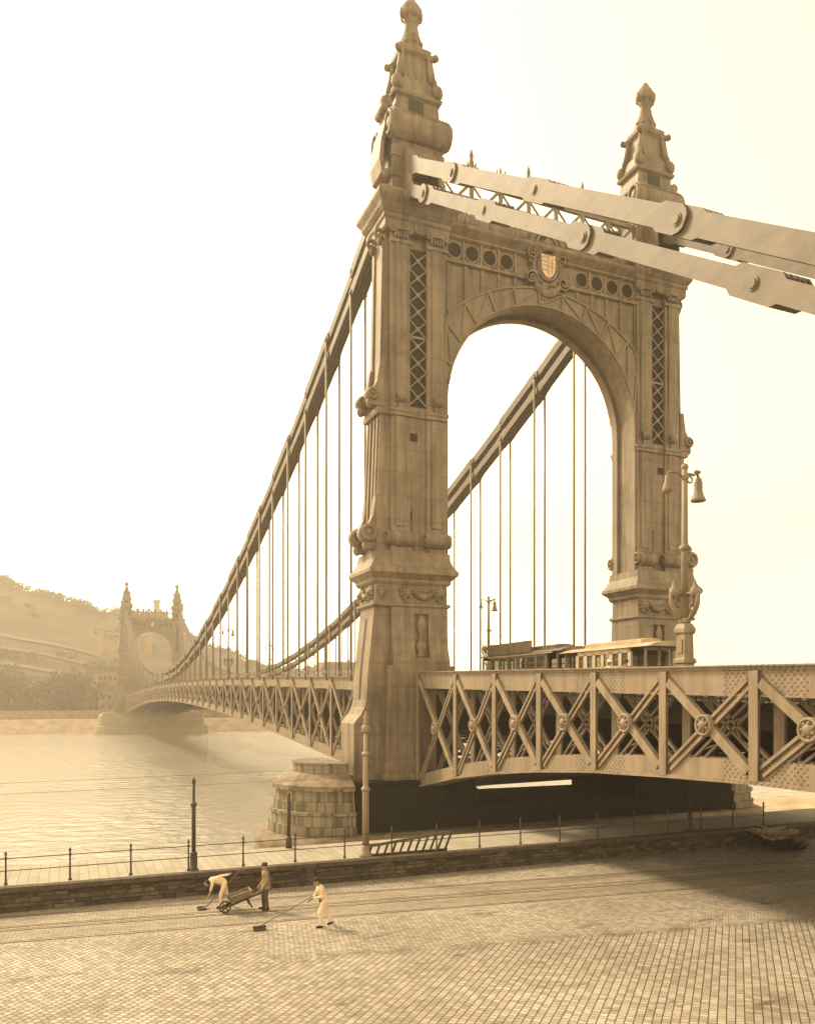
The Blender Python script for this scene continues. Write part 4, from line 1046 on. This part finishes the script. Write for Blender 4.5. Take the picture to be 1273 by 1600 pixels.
# ------------------------------------------------------------------ tram cars
def glass_mat():
    s = N('dusty_tram_glass'); tr = s.n('ShaderNodeBsdfTransparent'); tr.inputs[0].default_value = (.75,.72,.65,1); mx = s.n('ShaderNodeMixShader'); mx.inputs[0].default_value = .42
    s.done((.10,.085,.06), .25); s.l(tr.outputs[0], mx.inputs[1]); s.l(s.b.outputs[0], mx.inputs[2]); s.l(mx.outputs[0], s.out.inputs[0]); return s.m
GLASS = glass_mat(); TRAM = flat_mat('cream_tram_paint', .42, .25, 2, .5); TRAMD = flat_mat('brown_tram_paint', .15, .4, 2, .5); TROOF = flat_mat('tram_roof_canvas', .40, .3, 1.5)
def tram(x, y0, y1, label, board):
    z = ZD((y0+y1)/2)+.02; L = y1-y0; t = empty('tram_car', (x,(y0+y1)/2,z)); t.scale = (1,1,.9); tag(t, label, 'tram')
    h = L/2; W_ = 1.15; pl = 1.35                        # platform length at each end
    m = M()
    for s in (-1,1): m.box(s*W_-.05,-h+pl,.75,s*W_+.05,h-pl,1.65); m.box(s*W_-.06,-h+pl,2.35,s*W_+.06,h-pl,2.62)
    for s in (-1,1): m.box(-W_,s*(h-pl)-.05,.75,W_,s*(h-pl)+.05,1.6)
    m.box(-W_,-h+.3,.6,W_,h-.3,.78)
    body = m.build('body', TRAM if not board else TRAMD, t)
    nwin = 6; wl = (L-2*pl)/nwin
    for s in (-1,1):
        for i in range(nwin+1): yy = -h+pl+i*wl; m = M(); m.box(s*W_-.06,yy-.12,1.6,s*W_+.06,yy+.12,2.4); m.build('pillar', TRAM if not board else TRAMD, t)
        for i in range(nwin):
            yy = -h+pl+i*wl; m = M(); m.box(s*W_-.012,yy+.12,1.62,s*W_+.012,yy+wl-.12,2.36); wi = m.build('window', GLASS, t)
            m = M(); m.box(s*W_-.025,yy+.12,1.97,s*W_+.025,yy+wl-.12,2.02); m.build('frame', TRAMD, wi)
    for s in (-1,1):                                    # open end platforms
        m = M(); e = s*(h-.15); m.box(-W_,min(e,e-s*.08),.6,W_,max(e,e-s*.08),1.55)
        for a in (-1,-.33,.33,1): m.box(a*W_-.05,min(e,e-s*.09),1.5,a*W_+.05,max(e,e-s*.09),2.5)
        m.box(-W_,min(e,e-s*.1),2.4,W_,max(e,e-s*.1),2.6); m.build('platform', TRAMD, t)
        m = M(); m.ball((0,e+s*.05,1.3),(.16,.1,.16),10,6); m.build('headlamp', TRAM, t)
    arc = lambda o: [(-W_-.18+o,2.6),(-W_+.1,2.74+o),(-W_*.5,2.86+o),(0,2.9+o),(W_*.5,2.86+o),(W_-.1,2.74+o),(W_+.18-o,2.6)]
    m = M(); m.prism(arc(0),'y',-h-.25,h+.25); rf = m.build('roof', TROOF if not board else TRAMD, t)
    m = M(); m.prism([(-.62,2.8),(-.62,3.05),(-.3,3.14),(.3,3.14),(.62,3.05),(.62,2.8)],'y',-h+1.2,h-1.2); m.build('clerestory', TROOF if not board else TRAMD, rf)
    if board: m = M(); m.box(-W_-.06,-1.6,2.72,-W_+.02,h-.9,3.45); m.box(-W_-.09,-1.6,2.70,-W_+.04,h-.9,2.76); m.build('roof_board', TRAMD, rf)
    if board: m = M(); m.box(-W_-.14,-h+.6,2.50,-W_-.06,h-1.0,2.60); m.build('eaves_rail', TRAM, rf)
    for a in (-1,1):
        for s in (-1,1): m = M(); m.tube((a*.7-.06,s*h*.42,.36),(a*.7+.06,s*h*.42,.36),.36,n=16); m.build('wheel', TRAMD, t)
tram(26.2,37.8,46.9,'dark leading tram car with a long board on its roof crossing the bridge',True)
tram(26.2,30.4,37.4,'pale trailing tram car with a light rounded roof coupled behind the dark one',False)

# ------------------------------------------------------------------ people
SKIN = flat_mat('sunburnt_skin', .26, .2, 8, tone=(1,.76,.54)); SHIRT = flat_mat('white_shirt', .66, .25, 7); TROU = flat_mat('dark_trousers', .085, .4, 8); WTR = flat_mat('white_trousers', .72, .2, 8)
JACK = flat_mat('grey_work_jacket', .24, .35, 9); HAIR = flat_mat('dark_hair', .03, .3, 20); SHOE = flat_mat('black_leather', .03, .3, 9); VEST = flat_mat('dark_waistcoat', .09, .4, 8)
def person(label, base, caps, mats, kids):
    """caps: (p, q, r0, r1, material index) limbs in local coordinates, fused into one continuous skin"""
    m = M()
    for p,q,r0,r1,_ in caps:
        m.tube(p,q,r0,r1,10); m.ball(p,r0,10,7); m.ball(q,r1,10,7)
    o = m.build('person', mats, None, base)
    md = o.modifiers.new('r','REMESH'); md.mode = 'VOXEL'; md.voxel_size = .0105
    sm_ = o.modifiers.new('s','SMOOTH'); sm_.iterations = 3; sm_.factor = .5
    dg = bpy.context.evaluated_depsgraph_get(); me = bpy.data.meshes.new_from_object(o.evaluated_get(dg)); o.modifiers.clear(); o.data = me
    if not me.materials:
        for x in mats: me.materials.append(x)
    segs = [(Vector(p),Vector(q),r0,r1,i) for p,q,r0,r1,i in caps]; idx = []
    for f in me.polygons:
        c = f.center; best = (9,0)
        for p,q,r0,r1,i in segs:
            d = q-p; tt = max(0,min(1,(c-p).dot(d)/max(d.length_squared,1e-9))); dd = (c-(p+d*tt)).length-(r0+(r1-r0)*tt)
            if dd < best[0]: best = (dd,i)
        idx.append(best[1])
    me.polygons.foreach_set('material_index', idx); me.polygons.foreach_set('use_smooth', [True]*len(idx)); me.update()
    tag(o, label, 'person')
    for nm, mm, mt in kids: mm.build(nm, mt, o)
    return o
def hand(palm, d, side, grip=.6, mi=0):
    """palm, four fingers and a thumb; d = direction of the fingers, side = thumb side"""
    p = Vector(palm); d = Vector(d).normalized(); s = Vector(side).normalized(); nn = d.cross(s).normalized(); out = []
    out.append((p, p+d*.07, .032,.034,mi))
    for k,(o,l) in enumerate(((.030,.075),(.011,.085),(-.009,.078),(-.028,.06))):
        b = p+d*.085+s*o; mid = b+(d*math.cos(grip)-nn*math.sin(grip))*l*.5; tip = mid+(d*math.cos(grip*2.2)-nn*math.sin(grip*2.2))*l*.5
        out += [(b,mid,.0115,.0105,mi),(mid,tip,.0105,.009,mi)]
    b = p+d*.02+s*.034; out += [(b,b+(s*.7+d*.7-nn*.5).normalized()*.035,.014,.012,mi),(b+(s*.7+d*.7-nn*.5).normalized()*.035,b+(s*.3+d*1.0-nn*.9).normalized()*.07,.012,.010,mi)]
    return [(tuple(a),tuple(c),r0,r1,i) for a,c,r0,r1,i in out]
def head_caps(c, f, up):                 # face: skull, jaw, nose, brow, lips, ears
    c = Vector(c); f = Vector(f).normalized(); u = Vector(up).normalized(); l = u.cross(f).normalized()
    return [tuple(map(lambda v: tuple(v) if isinstance(v,Vector) else v, x)) for x in (
        (c+u*.03-f*.012, c+u*.025+f*.02,.088,.084,0), (c-u*.045+f*.03, c-u*.075+f*.045,.062,.042,0), (c+u*.012+f*.098, c-u*.028+f*.118,.011,.017,0),
        (c+u*.03+f*.088-l*.035, c+u*.03+f*.088+l*.035,.013,.013,0), (c-u*.058+f*.088-l*.018, c-u*.058+f*.088+l*.018,.010,.010,0),
        (c+l*.088, c+l*.092-u*.03,.018,.014,0), (c-l*.088, c-l*.092-u*.03,.018,.014,0))]
F = (-1,0,0)
# the man at the handles of the barrow, facing left
caps = head_caps((-.03,0,1.575),(-1,0,-.15),(-.1,0,1)) + [((0,0,1.42),(-.02,0,1.52),.062,.056,0),
  ((.0,0,1.32),(.02,0,1.12),.145,.14,1),((-.0,-.1,1.36),(-.0,.1,1.36),.11,.11,1),((.02,-.06,1.12),(.02,.06,1.12),.135,.135,1),((.02,-.06,.86),(.02,.06,.86),.145,.145,1),((.02,0,1.1),(.02,0,.84),.15,.17,1),
  ((0,-.18,1.38),(.0,-.23,1.10),.066,.052,1),((.0,-.23,1.10),(-.14,-.24,.88),.052,.042,1),((0,.18,1.38),(.0,.23,1.10),.066,.052,1),((.0,.23,1.10),(-.14,.24,.88),.052,.042,1),
  ((.02,-.095,.85),(.0,-.12,.47),.098,.072,2),((0,-.12,.47),(.05,-.13,.10),.072,.06,2),((.02,.095,.85),(-.05,.12,.47),.098,.072,2),((-.05,.12,.47),(-.03,.13,.10),.072,.06,2),
  ((.07,-.13,.05),(-.11,-.15,.035),.052,.04,3),((-.01,.13,.05),(-.19,.15,.035),.052,.04,3)] + hand((-.16,-.24,.85),(-.75,0,-.5),(0,1,.2)) + hand((-.16,.24,.85),(-.75,0,-.5),(0,-1,.2))
hat = M(); hat.lathe(-.02,0,[(.100,1.62),(.102,1.66),(.104,1.71),(.095,1.725)],16); hat.box(-.17,-.07,1.622,-.1,.07,1.634)
hem = M(); hem.lathe(.02,0,[(.19,.78),(.185,.82),(.17,.95),(.155,.95),(.165,.80)],14)
person('man in a dark pillbox cap and grey jacket holding the handles of the wheelbarrow',(6.62,29.15,0),caps,[SKIN,JACK,TROU,SHOE],[('cap',hat,HAIR),('jacket_hem',hem,JACK)])
# the man bending down with the long shovel
caps = head_caps((-.60,-.02,.93),(-.6,0,-.8),(-.8,0,.6)) + [((-.46,0,1.0),(-.55,0,.965),.058,.055,0),
  ((-.02,0,.93),(-.22,0,1.02),.145,.145,1),((-.22,0,1.02),(-.42,0,1.03),.15,.13,1),((-.40,-.12,1.02),(-.40,.12,1.02),.09,.09,1),((-.05,0,.86),(-.34,0,.90),.10,.09,4),
  ((-.42,-.17,1.0),(-.50,-.20,.72),.062,.05,1),((-.50,-.20,.72),(-.55,-.16,.49),.047,.038,0),((-.40,.17,1.02),(-.10,.26,1.10),.062,.05,1),((-.10,.26,1.10),(.20,.10,1.17),.05,.04,1),
  ((.02,-.09,.90),(-.12,-.11,.48),.10,.072,2),((-.12,-.11,.48),(-.10,-.12,.10),.072,.058,2),((.02,.09,.90),(.14,.12,.48),.10,.072,2),((.14,.12,.48),(.24,.12,.10),.072,.058,2),
  ((-.08,-.12,.05),(-.26,-.14,.035),.05,.04,3),((.26,.12,.05),(.09,.13,.035),.05,.04,3)] + hand((-.56,-.15,.47),(-.3,0,-.9),(0,1,0),.9) + hand((.21,.09,1.17),(.7,-.2,.3),(0,-1,0),.9)
hr = M(); hr.ball((-.595,-.02,.965),(.105,.098,.10),12,8)
person('bending man in a white shirt and white trousers shovelling beside the barrow',(5.28,30.12,0),caps,[SKIN,SHIRT,WTR,SHOE,VEST],[('hair',hr,HAIR)])
# the man striding left with the broom
caps = head_caps((-.24,0,1.53),(-1,0,-.35),(-.25,0,1)) + [((-.13,0,1.38),(-.2,0,1.46),.06,.055,0),
  ((-.10,0,1.28),(-.02,0,1.05),.145,.135,1),((-.11,-.1,1.33),(-.11,.1,1.33),.105,.105,1),((0,-.05,.98),(0,.05,.98),.13,.13,1),
  ((-.12,-.18,1.34),(-.10,-.24,1.07),.066,.052,1),((-.10,-.24,1.07),(-.36,-.14,1.02),.05,.04,1),((-.12,.18,1.34),(-.18,.23,1.08),.066,.052,1),((-.18,.23,1.08),(-.44,.02,.93),.05,.04,1),
  ((.01,-.09,.90),(-.16,-.11,.50),.10,.074,2),((-.16,-.11,.50),(-.10,-.11,.10),.072,.058,2),((.01,.09,.90),(.10,.11,.50),.10,.074,2),((.10,.11,.50),(.34,.12,.14),.072,.058,2),
  ((-.08,-.11,.05),(-.26,-.12,.035),.05,.04,3),((.36,.12,.08),(.20,.12,.03),.05,.04,3),((-.02,0,.96),(-.02,0,.90),.14,.14,4)] + hand((-.39,-.12,1.01),(-.9,.3,-.2),(0,.3,1),1.0) + hand((-.46,.01,.92),(-.9,-.2,-.2),(0,-.3,1),1.0)
hat = M(); hat.lathe(-.235,0,[(.105,1.57),(.108,1.60),(.10,1.66),(.05,1.685)],14); hat.prism([(-.33,-.08),(-.42,-.05),(-.42,.05),(-.33,.08)],'z',1.57,1.585)
person('man in a dark cap with white jacket and trousers striding along behind a broom',(7.95,26.25,0),caps,[SKIN,SHIRT,WTR,SHOE,VEST],[('cap',hat,HAIR)])

def walker(label, base, coat, hatm, d):
    cp = head_caps((0,d*.03,1.60),(0,d,-.05),(0,0,1)) + [((0,0,1.44),(0,0,1.54),.06,.055,0),((0,0,1.34),(0,0,1.12),.15,.14,1),((-.1,0,1.37),(.1,0,1.37),.11,.11,1),((0,0,1.1),(0,0,.55),.15,.2,1),
      ((-.19,0,1.4),(-.24,d*.06,1.1),.065,.052,1),((-.24,d*.06,1.1),(-.23,d*.2,.88),.05,.04,1),((.19,0,1.4),(.24,-d*.04,1.1),.065,.052,1),((.24,-d*.04,1.1),(.23,d*.05,.86),.05,.04,1),
      ((-.09,d*.02,.6),(-.1,d*.16,.1),.09,.06,2),((.09,0,.6),(.1,-d*.16,.1),.09,.06,2),((-.1,d*.12,.05),(-.1,d*.3,.035),.05,.04,3),((.1,-d*.2,.05),(.1,-d*.02,.035),.05,.04,3)]
    cp += hand((-.23,d*.22,.86),(0,d*.2,-1),(0,d,0)) + hand((.23,d*.06,.84),(0,d*.1,-1),(0,d,0))
    ht = M(); ht.lathe(0,d*.03,[(.18,1.66),(.18,1.675),(.108,1.68),(.1,1.78),(.03,1.80)],16)
    person(label, base, cp, [SKIN,coat,TROU,SHOE], [('hat',ht,hatm)])
walker('pedestrian in a white coat and pale hat walking on the bridge beside the tram', (23.3,31.0,ZD(31.0)), WTR, WTR, 1)
walker('pedestrian in a grey coat and dark hat walking on the bridge beside the tram', (23.6,30.2,ZD(30.2)), JACK, HAIR, 1)
t = empty('shovel', (4.53,30.1,0)); tag(t, 'long handled shovel with its blade on the setts in the hand of the bending man', 'shovel')
m = M(); m.tube((.12,0,.07),(1.58,.12,1.50),.018,n=8); m.build('handle', WOODP, t)
m = M(); m.loft([[(.16,-.05,.11),(.16,.05,.11),(.15,.05,.125),(.15,-.05,.125)],[(.05,-.15,.03),(.05,.15,.03),(.04,.15,.05),(.04,-.15,.05)],[(-.2,-.16,.012),(-.2,.16,.012),(-.2,.16,.022),(-.2,-.16,.022)]],False)
for s in (-1,1): m.box(-.2,s*.16-.01,.012,.06,s*.16+.01,.08)
m.build('blade', TROU, t)
t = empty('push_broom', (5.85,26.62,0)); tag(t, 'push broom with dark block head on the cobbles before the striding man', 'broom')
m = M(); m.box(-.20,-.10,.02,.20,.10,.10); m.build('bristle_head', TROU, t)
m = M(); m.box(-.22,-.05,.10,.22,.05,.15); m.build('head_block', WOOD, t)
m = M(); m.tube((.0,0,.13),(1.74,-.36,1.06),.014,n=8); m.build('handle', WOODP, t)
t = empty('wheelbarrow', (5.2,29.25,0)); tag(t, 'wooden wheelbarrow with a small spoked wheel and low sloping box', 'wheelbarrow')
t.rotation_euler = (0,-R(0),0)
def rot(p, a=R(15)): x, z = p[0], p[2]-.22; return (x*math.cos(a)-z*math.sin(a), p[1], .22+x*math.sin(a)+z*math.cos(a))
for s in (-1,1):
    m = M(); m.bar(rot((-.15,s*.12,.22)),rot((1.42,s*.27,.36)),.06,.065); m.build('handle', WOOD, t)
    m = M(); m.bar(rot((.80,s*.22,.30)),rot((.86,s*.24,-.07)),.05,.05,(0,1,0)); m.build('leg', WOOD, t)
A_, B2_ = [(.22,.16),(.95,.22)], [(.10,.27),(1.02,.33)]
m = M()
lo = [rot((x,s*y,.31)) for x,y in A_ for s in (-1,1)]; hi = [rot((x,s*y,.56)) for x,y in B2_ for s in (-1,1)]
m.add(lo,[(0,1,3,2)]); 
for (a,b) in ((0,1),(1,3),(3,2),(2,0)):
    pa, pb, qa, qb = (Vector(v) for v in (lo[a],lo[b],hi[a],hi[b])); mid = (Vector(lo[0])+Vector(lo[3]))/2
    inn = [v+(mid-v)*.05+Vector((0,0,.0)) for v in (pa,pb,qa,qb)]
    m.loft([[pa,pb,inn[1],inn[0]],[qa,qb,inn[3],inn[2]]],False)
m.build('box', flat_mat('barrow_board', .20, .45, 5), t)
m = M(); [m.ball(rot((random.uniform(.3,.9),random.uniform(-.14,.14),.42)),(.14,.1,.07),7,5) for _ in range(14)]; m.build('sand_load', WOODP, t)
m = M(); m.torus((-.02,0,.22),.195,.028,'y',22,8); m.tube((-.02,-.1,.22),(-.02,.1,.22),.035,n=8)
for i in range(6): a = math.pi*i/3; m.bar((-.02,0,.22),(-.02+.19*math.cos(a),0,.22+.19*math.sin(a)),.03,.03,(0,1,0))
m.build('wheel', WOOD, t)

# ------------------------------------------------------------------ haze over the river
hm = bpy.data.materials.new('river_haze'); hm.use_nodes = True; t = hm.node_tree; t.nodes.clear()
pv = t.nodes.new('ShaderNodeVolumePrincipled'); ho = t.nodes.new('ShaderNodeOutputMaterial'); t.links.new(pv.outputs[0], ho.inputs['Volume'])
pv.inputs['Color'].default_value = (.60,.52,.42,1); pv.inputs['Density'].default_value = .0013; pv.inputs['Anisotropy'].default_value = .4
hb = M().box(-272,-34,-16,636,726,178).build('haze', hm)
tag(hb, kind='stuff')
